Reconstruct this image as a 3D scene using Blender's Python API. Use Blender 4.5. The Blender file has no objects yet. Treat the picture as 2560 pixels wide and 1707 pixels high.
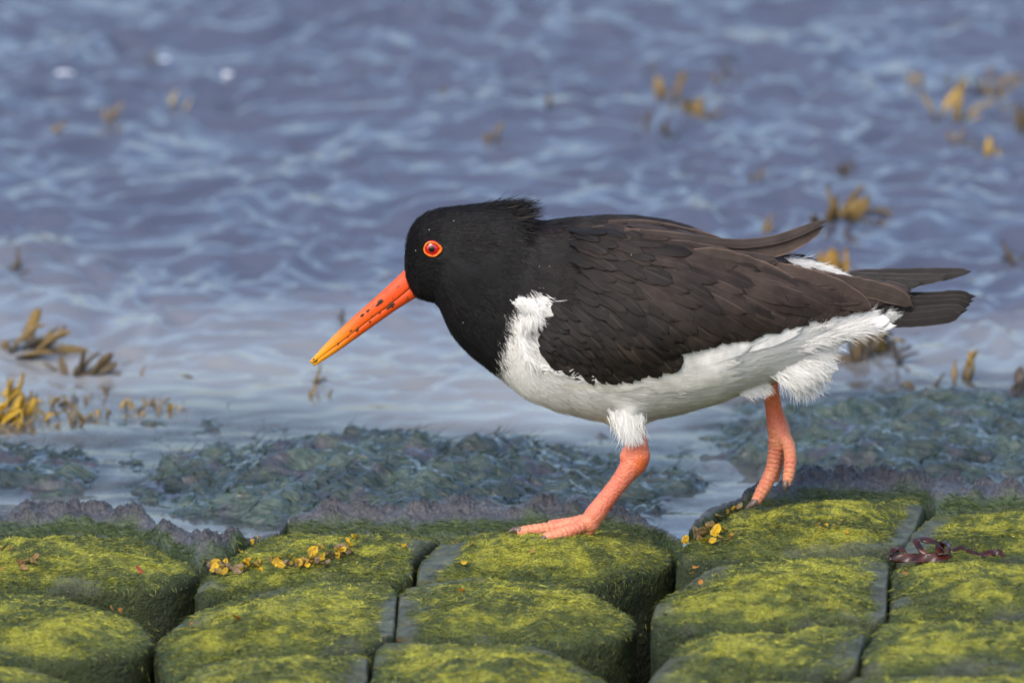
import bpy, math, random
import numpy as np
from mathutils import Vector

# ------------------------------------------------------------------ camera, sky, sun, exposure
random.seed(7); rng = np.random.default_rng(11)
scene = bpy.context.scene
D, PITCH, FRAME_W = 7.0, math.radians(12.0), 0.63
SP = FRAME_W / 2560.0                       # metres per photograph pixel in the plane of focus
ST, CT = math.sin(PITCH), math.cos(PITCH)
CAM = np.array([0.0, -D * CT, D * ST]); FWD = np.array([0, CT, -ST]); UPV = np.array([0, ST, CT]); RGT = np.array([1.0, 0, 0])
cd = bpy.data.cameras.new('camera'); cam = bpy.data.objects.new('camera', cd); scene.collection.objects.link(cam)
cam.location = CAM; cam.rotation_euler = (math.radians(90) - PITCH, 0, 0)
cd.sensor_width = 36.0; cd.lens = 36.0 * D / FRAME_W; cd.clip_start = 0.05; cd.clip_end = 5000
cd.dof.use_dof = True; cd.dof.focus_distance = D - 0.03; cd.dof.aperture_fstop = 10.0
scene.camera = cam

world = bpy.data.worlds.new('World'); scene.world = world; world.use_nodes = True
wn = world.node_tree; wn.nodes.clear()
SUN_EL, SUN_AZ = math.radians(46), math.radians(205)      # azimuth from +Y, clockwise: behind the camera, to the left
sky = wn.nodes.new('ShaderNodeTexSky'); sky.sky_type = 'NISHITA'; sky.sun_disc = False
sky.sun_elevation = SUN_EL; sky.sun_rotation = SUN_AZ
sky.air_density = 1.0; sky.dust_density = 3.0; sky.ozone_density = 1.6
bg = wn.nodes.new('ShaderNodeBackground'); bg.inputs['Strength'].default_value = 0.15
wo = wn.nodes.new('ShaderNodeOutputWorld')
wn.links.new(sky.outputs[0], bg.inputs[0]); wn.links.new(bg.outputs[0], wo.inputs[0])
sl = bpy.data.lights.new('sun', 'SUN'); sun = bpy.data.objects.new('sun', sl); scene.collection.objects.link(sun)
sl.energy = 1.15; sl.angle = math.radians(32); sl.color = (1.0, 0.94, 0.85)
sdir = Vector((math.sin(SUN_AZ) * math.cos(SUN_EL), math.cos(SUN_AZ) * math.cos(SUN_EL), math.sin(SUN_EL)))
sun.rotation_euler = sdir.to_track_quat('Z', 'Y').to_euler(); sun.location = sdir * 20
vs = scene.view_settings; vs.view_transform = 'Standard'; vs.look = 'None'; vs.exposure = 0.66; vs.gamma = 1.0
scene.render.engine = 'CYCLES'; scene.cycles.use_denoising = True
scene.cycles.max_bounces = 6; scene.cycles.transparent_max_bounces = 12
scene.cycles.caustics_reflective = False; scene.cycles.caustics_refractive = False

# ------------------------------------------------------------------ helpers
K = 2560.0 / 2352.0                          # my tracings were read off a 2352 px wide view
def dpx(pts): return np.asarray(pts, float) * K
def ray(px, py):
    px = np.asarray(px, float); py = np.asarray(py, float)
    u = (px - 1280) * SP; v = (853.5 - py) * SP
    return FWD * D + u[..., None] * RGT + v[..., None] * UPV
def at_z(px, py, z):
    d = ray(px, py); t = (np.asarray(z, float) - CAM[2]) / d[..., 2]
    return CAM + d * t[..., None]
def at_y(px, py, y):
    d = ray(px, py); t = (np.asarray(y, float) - CAM[1]) / d[..., 1]
    return CAM + d * t[..., None]
def sstep(a, b, x):
    t = np.clip((np.asarray(x, float) - a) / (b - a), 0, 1); return t * t * (3 - 2 * t)

_perm = np.random.default_rng(3).permutation(512).astype(np.int64)
_perm = np.concatenate([_perm, _perm, _perm])
_grad = np.random.default_rng(4).normal(size=(512, 3)); _grad /= np.linalg.norm(_grad, axis=1)[:, None]
def noise(x, y, z=0.0):
    x, y, z = np.broadcast_arrays(np.asarray(x, float), np.asarray(y, float), np.asarray(z, float))
    xi, yi, zi = np.floor(x), np.floor(y), np.floor(z)
    xf, yf, zf = x - xi, y - yi, z - zi
    xi = xi.astype(np.int64) & 511; yi = yi.astype(np.int64) & 511; zi = zi.astype(np.int64) & 511
    f = lambda t: t * t * t * (t * (t * 6 - 15) + 10)
    u, v, w = f(xf), f(yf), f(zf)
    def g(i, j, k):
        h = _perm[_perm[_perm[(xi + i) & 511] + ((yi + j) & 511)] + ((zi + k) & 511)]
        gr = _grad[h]
        return gr[..., 0] * (xf - i) + gr[..., 1] * (yf - j) + gr[..., 2] * (zf - k)
    l = lambda a, b, t: a + (b - a) * t
    return 1.6 * l(l(l(g(0,0,0), g(1,0,0), u), l(g(0,1,0), g(1,1,0), u), v),
             l(l(g(0,0,1), g(1,0,1), u), l(g(0,1,1), g(1,1,1), u), v), w)
def fbm(x, y, z=0.0, o=4, lac=2.03, gain=0.5):
    s = 0; a = 1.0
    for i in range(o):
        s = s + a * noise(x, y, z + 17.3 * i); x = x * lac; y = y * lac; z = z * lac; a *= gain
    return s
def inside(poly, x, y):
    poly = np.asarray(poly); r = np.zeros(np.shape(x), bool); n = len(poly)
    for i in range(n):
        x1, y1 = poly[i]; x2, y2 = poly[(i + 1) % n]
        c = ((y1 > y) != (y2 > y)) & (x < (x2 - x1) * (y - y1) / (y2 - y1 + 1e-12) + x1); r ^= c
    return r
def pdist(poly, x, y, closed=True):
    poly = np.asarray(poly, float); d = np.full(np.shape(x), 1e9); n = len(poly)
    for i in range(n if closed else n - 1):
        a = poly[i]; b = poly[(i + 1) % n]; ab = b - a
        t = np.clip(((x - a[0]) * ab[0] + (y - a[1]) * ab[1]) / (ab @ ab + 1e-12), 0, 1)
        d = np.minimum(d, np.hypot(x - a[0] - t * ab[0], y - a[1] - t * ab[1]))
    return d
def sdist(poly, x, y): return np.where(inside(poly, x, y), 1, -1) * pdist(poly, x, y)
def chaikin(p, n=2, closed=True):
    p = np.asarray(p, float)
    for _ in range(n):
        q = np.roll(p, -1, 0) if closed else p[1:]
        a = p if closed else p[:-1]
        r = np.empty((2 * len(a), p.shape[1])); r[0::2] = .75 * a + .25 * q; r[1::2] = .25 * a + .75 * q
        p = r if closed else np.vstack([p[:1], r, p[-1:]])
    return p
def resample(p, n, closed=False):
    p = np.asarray(p, float); q = np.vstack([p, p[:1]]) if closed else p
    L = np.concatenate([[0], np.cumsum(np.linalg.norm(np.diff(q, axis=0), axis=1))])
    t = np.linspace(0, L[-1], n, endpoint=not closed)
    return np.stack([np.interp(t, L, q[:, k]) for k in range(q.shape[1])], 1)

def grid_faces(nu, nv, closeu=False, closev=False, base=0):
    iu = np.arange(nu if closeu else nu - 1); iv = np.arange(nv if closev else nv - 1)
    a, b = np.meshgrid(iu, iv, indexing='ij'); a2 = (a + 1) % nu; b2 = (b + 1) % nv
    return np.stack([a * nv + b, a2 * nv + b, a2 * nv + b2, a * nv + b2], -1).reshape(-1, 4) + base
def mesh_np(name, V, F, smooth=True, col=None, uv=None, attrs=None):
    me = bpy.data.meshes.new(name); V = np.ascontiguousarray(V, np.float32).reshape(-1, 3)
    if isinstance(F, np.ndarray):
        F = np.ascontiguousarray(F, np.int32); n, k = F.shape
        me.vertices.add(len(V)); me.vertices.foreach_set('co', V.ravel())
        me.loops.add(n * k); me.loops.foreach_set('vertex_index', F.ravel())
        me.polygons.add(n); me.polygons.foreach_set('loop_start', np.arange(0, n * k, k, dtype=np.int32))
        me.update(calc_edges=True)
    else:
        me.from_pydata([tuple(map(float, v)) for v in V], [], [tuple(map(int, f)) for f in F])
    if smooth: me.polygons.foreach_set('use_smooth', np.ones(len(me.polygons), bool))
    if col is not None:
        c = np.ones((len(V), 4), np.float32); c[:, :3] = col
        at = me.color_attributes.new('Col', 'FLOAT_COLOR', 'POINT'); at.data.foreach_set('color', c.ravel())
    for k_, a_ in (attrs or {}).items():
        at = me.attributes.new(k_, 'FLOAT', 'POINT'); at.data.foreach_set('value', np.ascontiguousarray(a_, np.float32).ravel())
    if uv is not None:
        lay = me.uv_layers.new(name='UVMap'); li = np.empty(len(me.loops), np.int32); me.loops.foreach_get('vertex_index', li)
        lay.data.foreach_set('uv', np.ascontiguousarray(np.asarray(uv, np.float32)[li]).ravel())
    me.validate(); return me
def link(name, me, mat=None, parent=None):
    o = bpy.data.objects.new(name, me); scene.collection.objects.link(o)
    if mat is not None and me is not None and len(me.materials) == 0: me.materials.append(mat)
    if parent is not None: o.parent = parent
    return o
def tag(o, label=None, cat=None, group=None, kind=None):
    if label: o['label'] = label
    if cat: o['category'] = cat
    if group: o['group'] = group
    if kind: o['kind'] = kind
    return o
def empty(name, loc=(0, 0, 0), parent=None):
    o = link(name, None, parent=parent); o.location = [float(q) for q in loc]; o.empty_display_size = 0.01; return o

# material helper -------------------------------------------------
class NT:
    def __init__(s, name):
        s.m = bpy.data.materials.new(name); s.m.use_nodes = True; s.t = s.m.node_tree; s.t.nodes.clear()
        s.out = s.n('OutputMaterial')
    def n(s, typ, **kw):
        nd = s.t.nodes.new('ShaderNode' + typ)
        for k_, v in kw.items(): setattr(nd, k_, v)
        return nd
    def l(s, a, b): s.t.links.new(a, b)
    def val(s, sock, v):
        if hasattr(v, 'is_output') or isinstance(v, bpy.types.NodeSocket): s.l(v, sock)
        else: sock.default_value = v
    def math(s, op, a, b=0.0, c=None):
        nd = s.n('Math', operation=op); s.val(nd.inputs[0], a); s.val(nd.inputs[1], b)
        if c is not None: s.val(nd.inputs[2], c)
        return nd.outputs[0]
    def mix(s, f, a, b, blend='MIX'):
        nd = s.n('MixRGB', blend_type=blend); s.val(nd.inputs[0], f)
        for q, v in ((1, a), (2, b)):
            s.val(nd.inputs[q], v if not isinstance(v, tuple) else (*v, 1) if len(v) == 3 else v)
        return nd.outputs[0]
    def ramp(s, f, stops):
        nd = s.n('ValToRGB'); s.l(f, nd.inputs[0]); e = nd.color_ramp.elements
        while len(e) < len(stops): e.new(0.5)
        for q, (p, c) in zip(e, stops):
            q.position = p; q.color = (*c, 1) if isinstance(c, tuple) else (c, c, c, 1)
        return nd.outputs[0]
    def noise(s, vec, scale, detail=4, rough=.55, dist=0.0):
        nd = s.n('TexNoise'); nd.inputs['Scale'].default_value = scale; nd.inputs['Detail'].default_value = detail
        nd.inputs['Roughness'].default_value = rough; nd.inputs['Distortion'].default_value = dist
        if vec is not None: s.l(vec, nd.inputs['Vector'])
        return nd.outputs[0]
    def obj(s): return s.n('TexCoord').outputs['Object']
    def attr(s, name): return s.n('Attribute', attribute_name=name)
    def bump(s, h, strength, dist, normal=None):
        nd = s.n('Bump'); nd.inputs['Strength'].default_value = strength; nd.inputs['Distance'].default_value = dist
        s.l(h, nd.inputs['Height'])
        if normal is not None: s.l(normal, nd.inputs['Normal'])
        return nd.outputs[0]
    def bsdf(s, color, rough=.5, spec=.5, normal=None, coat=0, ior=None, sss=0, coatr=.1):
        b = s.n('BsdfPrincipled')
        s.val(b.inputs['Base Color'], (*color, 1) if isinstance(color, tuple) else color); s.val(b.inputs['Roughness'], rough)
        s.val(b.inputs['Specular IOR Level'], spec); s.val(b.inputs['Coat Weight'], coat); b.inputs['Coat Roughness'].default_value = coatr
        if ior: b.inputs['IOR'].default_value = ior
        if sss:
            b.inputs['Subsurface Weight'].default_value = sss; b.inputs['Subsurface Radius'].default_value = (1, .4, .25)
            b.inputs['Subsurface Scale'].default_value = .002
        if normal is not None: s.l(normal, b.inputs['Normal'])
        return b.outputs[0]
    def done(s, sh): s.l(sh, s.out.inputs['Surface']); return s.m

M = {}
def mk_materials():
    # strands carry their pigment per strand
    t = NT('plumage_strands'); c = t.attr('Col'); M['plume'] = t.done(t.bsdf(c.outputs['Color'], .62, .22))
    t = NT('body_skin'); c = t.attr('Col'); nz = t.noise(t.obj(), 500, 3)
    M['body'] = t.done(t.bsdf(c.outputs['Color'], .7, .2, t.bump(nz, .35, .001)))
    # feather vanes: pale shaft, slanted barbs, per-feather tint from the object colour
    t = NT('feather_vane'); uv = t.n('UVMap'); sep = t.n('SeparateXYZ'); t.l(uv.outputs[0], sep.inputs[0])
    u, v = sep.outputs[0], sep.outputs[1]
    dv = t.math('ABSOLUTE', t.math('SUBTRACT', v, .5))
    shaft = t.math('MULTIPLY', t.math('LESS_THAN', dv, .020), t.math('LESS_THAN', u, .93))
    oi = t.n('ObjectInfo'); shaft = t.math('MULTIPLY', shaft, oi.outputs['Random'])
    ph = t.math('ADD', t.math('MULTIPLY', u, 150.0), t.math('MULTIPLY', dv, -150.0))
    barb = t.math('SINE', t.math('ADD', ph, t.math('MULTIPLY', t.noise(t.obj(), 260, 3), 14.0)))
    base = oi.outputs['Color']
    patch = t.ramp(t.noise(t.obj(), 95, 4), [(.3, .72), (.7, 1.28)])
    c1 = t.mix(1.0, base, patch, 'MULTIPLY')
    c1 = t.mix(t.math('MULTIPLY', t.math('ADD', barb, 1.0), .10), c1, t.mix(1.0, c1, (2.0, 1.8, 1.7), 'MULTIPLY'))
    edge = t.ramp(dv, [(.42, 0.0), (.49, .85)])
    c1 = t.mix(t.math('MULTIPLY', edge, oi.outputs['Alpha']), c1, t.mix(1.0, c1, (3.2, 3.0, 2.9), 'MULTIPLY'))
    c1 = t.mix(t.math('MULTIPLY', shaft, .8), c1, t.mix(.35, t.mix(1.0, c1, (2.6, 2.4, 2.3), 'MULTIPLY'), (.16, .14, .13)))
    M['feather'] = t.done(t.bsdf(c1, .55, .2, t.bump(barb, .25, .0004)))
    # bill
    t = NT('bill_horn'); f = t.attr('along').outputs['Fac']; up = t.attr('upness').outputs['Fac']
    col = t.ramp(f, [(0, (.86, .40, .012)), (.2, (.84, .28, .008)), (.45, (.80, .105, .006)), (.75, (.78, .066, .010)), (1, (.80, .085, .028))])
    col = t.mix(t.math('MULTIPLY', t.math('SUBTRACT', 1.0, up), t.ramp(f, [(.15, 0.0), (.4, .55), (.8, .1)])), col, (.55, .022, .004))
    st = t.noise(t.obj(), 260, 5, .6); mask = t.math('MULTIPLY', t.ramp(st, [(.60, 0.0), (.64, 1.0)]), t.ramp(f, [(.22, 0.0), (.4, .8), (.9, .7), (1, .2)]))
    col = t.mix(mask, col, (.10, .035, .02))
    col = t.mix(t.math('MULTIPLY', t.noise(t.obj(), 90, 3), .25), col, (.85, .2, .02))
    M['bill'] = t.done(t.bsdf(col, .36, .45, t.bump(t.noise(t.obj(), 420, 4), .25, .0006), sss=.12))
    t = NT('mud'); M['mud'] = t.done(t.bsdf(t.ramp(t.noise(t.obj(), 900, 3), [(.3, (.025, .016, .012)), (.7, (.09, .065, .05))]), .8, .2))
    t = NT('eye_ring'); M['eyering'] = t.done(t.bsdf(t.ramp(t.noise(t.obj(), 700, 3), [(.3, (.85, .12, .006)), (.7, (.9, .26, .02))]), .4, .4))
    t = NT('iris'); M['iris'] = t.done(t.bsdf((.50, .006, .012), .12, .5, coat=1, coatr=.02))
    t = NT('pupil'); M['pupil'] = t.done(t.bsdf((.004, .004, .006), .06, .5, coat=1, coatr=.02))
    # legs
    t = NT('leg_skin'); o = t.obj(); n1 = t.noise(o, 75, 5, .65)
    col = t.ramp(n1, [(.3, (.66, .135, .075)), (.5, (.69, .19, .12)), (.7, (.73, .26, .14))])
    toe = t.attr('toe').outputs['Fac']; col = t.mix(toe, col, t.ramp(n1, [(.3, (.67, .17, .115)), (.7, (.76, .36, .19))]))
    orange = t.attr('orange').outputs['Fac']; col = t.mix(orange, col, (.72, .15, .02))
    vo = t.n('TexVoronoi'); vo.inputs['Scale'].default_value = 620; t.l(o, vo.inputs['Vector'])
    col = t.mix(t.ramp(vo.outputs[0], [(.0, .2), (.35, 0.0)]), col, (.82, .42, .28))
    col = t.mix(t.ramp(t.noise(o, 330, 5), [(.66, 0.0), (.72, .75)]), col, (.16, .045, .025))
    M['leg'] = t.done(t.bsdf(col, .48, .4, t.bump(t.math('ADD', vo.outputs[0], t.math('MULTIPLY', t.noise(o, 300, 3), .8)), .5, .0010), sss=.12))
    t = NT('claw'); M['claw'] = t.done(t.bsdf(t.ramp(t.noise(t.obj(), 400, 3), [(.3, (.07, .045, .04)), (.7, (.20, .14, .12))]), .38, .5))
    # sea-wet algae filaments
    t = NT('algae_strands'); c = t.attr('Col'); M['algae'] = t.done(t.bsdf(c.outputs['Color'], .5, .35))
    t = NT('wet_algae_strands'); c = t.attr('Col'); M['wet_algae'] = t.done(t.bsdf(c.outputs['Color'], .4, .4, coat=.15, coatr=.3))
    # mossy concrete blocks
    t = NT('mossy_block'); o = t.obj(); c = t.attr('Col').outputs['Color']
    fine = t.noise(o, 340, 6, .65); mid = t.noise(o, 110, 4, .6, .8)
    col = t.mix(1.0, c, t.ramp(fine, [(.25, .55), (.75, 1.45)]), 'MULTIPLY')
    col = t.mix(1.0, col, t.ramp(mid, [(.3, .7), (.7, 1.3)]), 'MULTIPLY')
    wet = t.attr('wet').outputs['Fac']
    hgt = t.math('ADD', t.math('MULTIPLY', mid, 1.3), fine)
    M['block'] = t.done(t.bsdf(col, t.ramp(wet, [(0, .75), (1, .38)]), .4, t.bump(hgt, .8, .003)))
    # crusted rock
    t = NT('crusted_rock'); o = t.obj(); g = t.attr('green').outputs['Fac']
    fine = t.noise(o, 420, 6, .7); mid = t.noise(o, 120, 5, .6)
    col = t.ramp(fine, [(.25, (.030, .030, .034)), (.5, (.085, .085, .094)), (.75, (.18, .18, .195))])
    kb = t.attr('knob').outputs['Fac']; col = t.mix(t.math('MULTIPLY', kb, .8), col, t.ramp(fine, [(.3, (.012, .012, .014)), (.7, (.07, .068, .075))]))
    col = t.mix(t.math('MULTIPLY', g, t.ramp(mid, [(.3, .6), (.6, 1.0)])), col, t.ramp(fine, [(.3, (.018, .035, .012)), (.7, (.075, .13, .035))]))
    M['crust'] = t.done(t.bsdf(col, t.ramp(mid, [(.35, .16), (.7, .45)]), .6, t.bump(t.math('ADD', fine, mid), .75, .0022)))
    # drowned green rock
    t = NT('drowned_algae_rock'); o = t.obj(); c = t.attr('Col').outputs['Color']
    mp = t.n('Mapping'); t.l(o, mp.inputs[0]); mp.inputs['Rotation'].default_value = (0, 0, .5); mp.inputs['Scale'].default_value = (1, 2.6, 1)
    st = t.noise(mp.outputs[0], 90, 6, .65, .6)
    col = t.mix(1.0, c, t.ramp(st, [(.3, .5), (.7, 1.6)]), 'MULTIPLY')
    M['drowned'] = t.done(t.bsdf(col, t.ramp(st, [(.3, .10), (.7, .30)]), .6, t.bump(st, .7, .005), coat=1.0, coatr=.08))
    t = NT('bedding'); M['bed'] = t.done(t.bsdf(t.ramp(t.noise(t.obj(), 90, 5), [(.3, (.006, .007, .005)), (.7, (.02, .025, .015))]), .8, .3))
    t = NT('sea_floor'); M['floor'] = t.done(t.bsdf(t.ramp(t.noise(t.obj(), 14, 5), [(.3, (.09, .11, .09)), (.7, (.2, .22, .19))]), .8, .3))
    # water: clear sheet whose turbid body thickens with depth
    t = NT('sea_water'); o = t.obj(); dep = t.attr('murk').outputs['Fac']; calm = t.attr('calm').outputs['Fac']
    nb = t.n('Mapping'); t.l(o, nb.inputs[0]); nb.inputs['Scale'].default_value = (1, 1, 1)
    h = t.noise(nb.outputs[0], 34, 3, .5, .4)
    nrm = t.bump(h, .12, .005)
    body = t.mix(calm, (.084, .096, .142), (.39, .40, .398))
    opaque = t.bsdf(body, .05, .5, nrm, ior=1.33)
    tr = t.n('BsdfTransparent'); gl = t.n('BsdfGlossy'); gl.inputs['Roughness'].default_value = .08; t.l(nrm, gl.inputs['Normal'])
    fr = t.n('Fresnel'); fr.inputs['IOR'].default_value = 1.33; t.l(nrm, fr.inputs['Normal'])
    m1 = t.n('MixShader'); t.l(fr.outputs[0], m1.inputs[0]); t.l(tr.outputs[0], m1.inputs[1]); t.l(gl.outputs[0], m1.inputs[2])
    m2 = t.n('MixShader'); t.l(dep, m2.inputs[0]); t.l(m1.outputs[0], m2.inputs[1]); t.l(opaque, m2.inputs[2])
    M['water'] = t.done(m2.outputs[0])
    # wrack
    t = NT('wrack_frond'); oi = t.n('ObjectInfo'); f = t.noise(t.obj(), 120, 4)
    zz = t.n('SeparateXYZ'); t.l(t.obj(), zz.inputs[0])
    col = t.mix(t.ramp(zz.outputs[2], [(.05, 0.0), (.5, 1.0)]), (.018, .014, .010), oi.outputs['Color'])
    col = t.mix(1.0, col, t.ramp(f, [(.3, .45), (.7, 1.5)]), 'MULTIPLY')
    M['wrack'] = t.done(t.bsdf(col, .33, .5, t.bump(f, .5, .002), coat=.3))
    t = NT('wrack_scrap'); oi = t.n('ObjectInfo'); f = t.noise(t.obj(), 1.4, 4)
    M['scrap'] = t.done(t.bsdf(t.mix(1.0, oi.outputs['Color'], t.ramp(f, [(.3, .55), (.7, 1.35)]), 'MULTIPLY'), .4, .45, t.bump(f, .4, .1)))
    t = NT('red_weed'); f = t.noise(t.obj(), 160, 4)
    M['redweed'] = t.done(t.bsdf(t.ramp(f, [(.3, (.016, .006, .006)), (.55, (.05, .011, .007)), (.75, (.16, .032, .012))]), .3, .4, coat=.2))
    t = NT('glint'); M['glint'] = t.done(t.bsdf(t.ramp(t.noise(t.obj(), 300, 3), [(.3, (.7, .73, .78)), (.7, (.85, .87, .9))]), .4, .5))  # near-white colour imitates highlights on the water
    t = NT('droplet'); M['grit'] = t.done(t.bsdf(t.ramp(t.noise(t.obj(), 800, 2), [(.3, (.5, .48, .44)), (.7, (.75, .73, .7))]), .3, .5))
mk_materials()

def strands(name, P, N, T, L, W, lift, col, parent, mat, segs=3, bend=None, roll=None):
    """P roots, N surface normals, T flow tangents, L lengths, W widths, lift = tip height off the surface, col rgb (tip keeps pigment)"""
    n = len(P); L = np.broadcast_to(L, n).astype(float); W = np.broadcast_to(W, n).astype(float); lift = np.broadcast_to(lift, n).astype(float)
    B = np.cross(N, T); B /= np.linalg.norm(B, axis=1)[:, None] + 1e-9
    bend = np.zeros(n) if bend is None else bend
    if roll is not None: B2 = B * np.cos(roll)[:, None] + N * np.sin(roll)[:, None]
    else: B2 = B
    V = np.empty((n, segs + 1, 2, 3)); C = np.empty((n, segs + 1, 2, 3))
    for k in range(segs + 1):
        s = k / segs
        c = P + T * (L * s)[:, None] + B * (bend * L * s * s)[:, None] + N * (lift * s ** 1.4)[:, None]
        w = W * (1 - .82 * s ** 1.5) * .5
        V[:, k, 0] = c - B2 * w[:, None]; V[:, k, 1] = c + B2 * w[:, None]
        C[:, k] = col[:, None, :]
    idx = np.arange(n)[:, None] * (segs + 1) * 2
    F = np.concatenate([np.stack([idx[:, 0] + 2 * k, idx[:, 0] + 2 * k + 1, idx[:, 0] + 2 * k + 3, idx[:, 0] + 2 * k + 2], 1) for k in range(segs)])
    me = mesh_np(name, V, F, True, C.reshape(-1, 3))
    o = link(name, me, mat, parent); o['kind'] = 'stuff'; return o

# ------------------------------------------------------------------ the setting: water, sea floor, bedding
ZW = -0.150
MOUNDS = [  # centre px, py ; half sizes (m) ; height over the water
    (1010, 1215, .180, .140, .015), (2290, 1100, .150, .160, .009), (20, 1180, .080, .08, .007), (1600, 1160, .08, .11, -.002), (420, 1110, .18, .16, -.0050)]
def mound_h(x, y, only=None):
    h = np.full(np.shape(x), -.06)
    for i, (px, py, sx, sy, hh) in enumerate(MOUNDS):
        if only is not None and i != only: continue
        c = at_z(px, py, ZW); r2 = ((x - c[0]) / sx) ** 2 + ((y - c[1]) / sy) ** 2
        h = np.maximum(h, -.06 + (.06 + hh) * np.exp(-.5 * r2 ** 1.6 * .55))
    return h
def build_water():
    xs = np.concatenate([[-2000, -600, -150, -40, -12, -5, -3], np.linspace(-1.7, -.72, 60), np.linspace(-.715, .715, 320), np.linspace(.72, 1.7, 60), [3, 5, 12, 40, 150, 600, 2000]])
    ys = np.concatenate([np.linspace(-.02, 3.4, 720), np.linspace(3.45, 6, 80), [7, 9, 14, 30, 80, 300, 1000, 3000]])
    X, Y = np.meshgrid(xs, ys, indexing='ij')
    fade = sstep(1.75, 1.2, np.abs(X)) * sstep(6, 4.5, Y)
    amp = .13 + .42 * sstep(.40, .65, Y + .08 * noise(X * 3, 7.7)) + .55 * sstep(.55, 1.05, Y + .2 * noise(X * 3, Y * 3, 2.7))
    wx = X + .05 * noise(X * 6, Y * 6, 3.1) + .012 * noise(X * 22, Y * 22, 1.1); wy = Y + .06 * noise(X * 6, Y * 6, 8.2) + .014 * noise(X * 22, Y * 22, 6.1)
    sw = .0050 * fbm(wx * 4.5, wy * 4.5, .5, 2)
    r1 = .45 - np.abs(noise(wx * 15 + 3, wy * 17, 1.7)) * 1.9
    r2 = .45 - np.abs(noise(wx * 31 + 9, wy * 34, 5.3)) * 1.9
    z = sw + .0036 * r1 + .0019 * r2 + .0036 * noise(wx * 23, wy * 20, 9) + .0018 * noise(wx * 50, wy * 46, 2)
    z = z * amp * (1.45 + .5 * noise(X * 2.3, Y * 2.0, 4.9))
    # gentle laps over the shallow shelf
    z = z + (1 - amp) * (.0024 * noise(X * 7, Y * 11, 4.4) + .0013 * noise(X * 18 + .3 * Y, Y * 30, 6.4) + .0005 * noise(wx * 60, wy * 80, 3.9))
    Z = ZW + z * fade
    depth = Z - (ZW + mound_h(X, Y))
    murk = 1 - np.exp(-np.clip(depth, 0, 1) * 34); murk = np.maximum(murk, sstep(.5, .8, Y)); murk = np.clip(murk, .0, 1)
    calm = 1 - sstep(.35, 1.0, Y + .2 * noise(X * 4, Y * 4, 1.1) + .25 * X)
    global WGRID; WGRID = (xs, ys, Z)
    me = mesh_np('sea_water', np.stack([X, Y, Z], -1), grid_faces(len(xs), len(ys)), attrs={'murk': murk, 'calm': calm})
    tag(link('sea_water', me, M['water']), 'blue grey rippled sea water behind the bird', kind='structure')
build_water()
def wz(x, y): return float(WGRID[2][np.abs(WGRID[0] - x).argmin(), np.abs(WGRID[1] - y).argmin()])
def build_floor():
    xs = np.linspace(-3000, 3000, 13); ys = np.array([-8, -.6, -.3, .6, 2, 6, 40, 300, 3100.])
    X, Y = np.meshgrid(np.concatenate([[-3000, -300, -20], np.linspace(-2, 2, 9), [20, 300, 3000]]), ys, indexing='ij')
    Z = -.26 - .05 * sstep(0, 2, Y) - .3 * sstep(2, 40, Y)
    tag(link('sea_floor', mesh_np('sea_floor', np.stack([X, Y, Z], -1), grid_faces(*X.shape)), M['floor']), 'pale silty sea floor under the shallow water', kind='structure')
build_floor()

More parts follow.
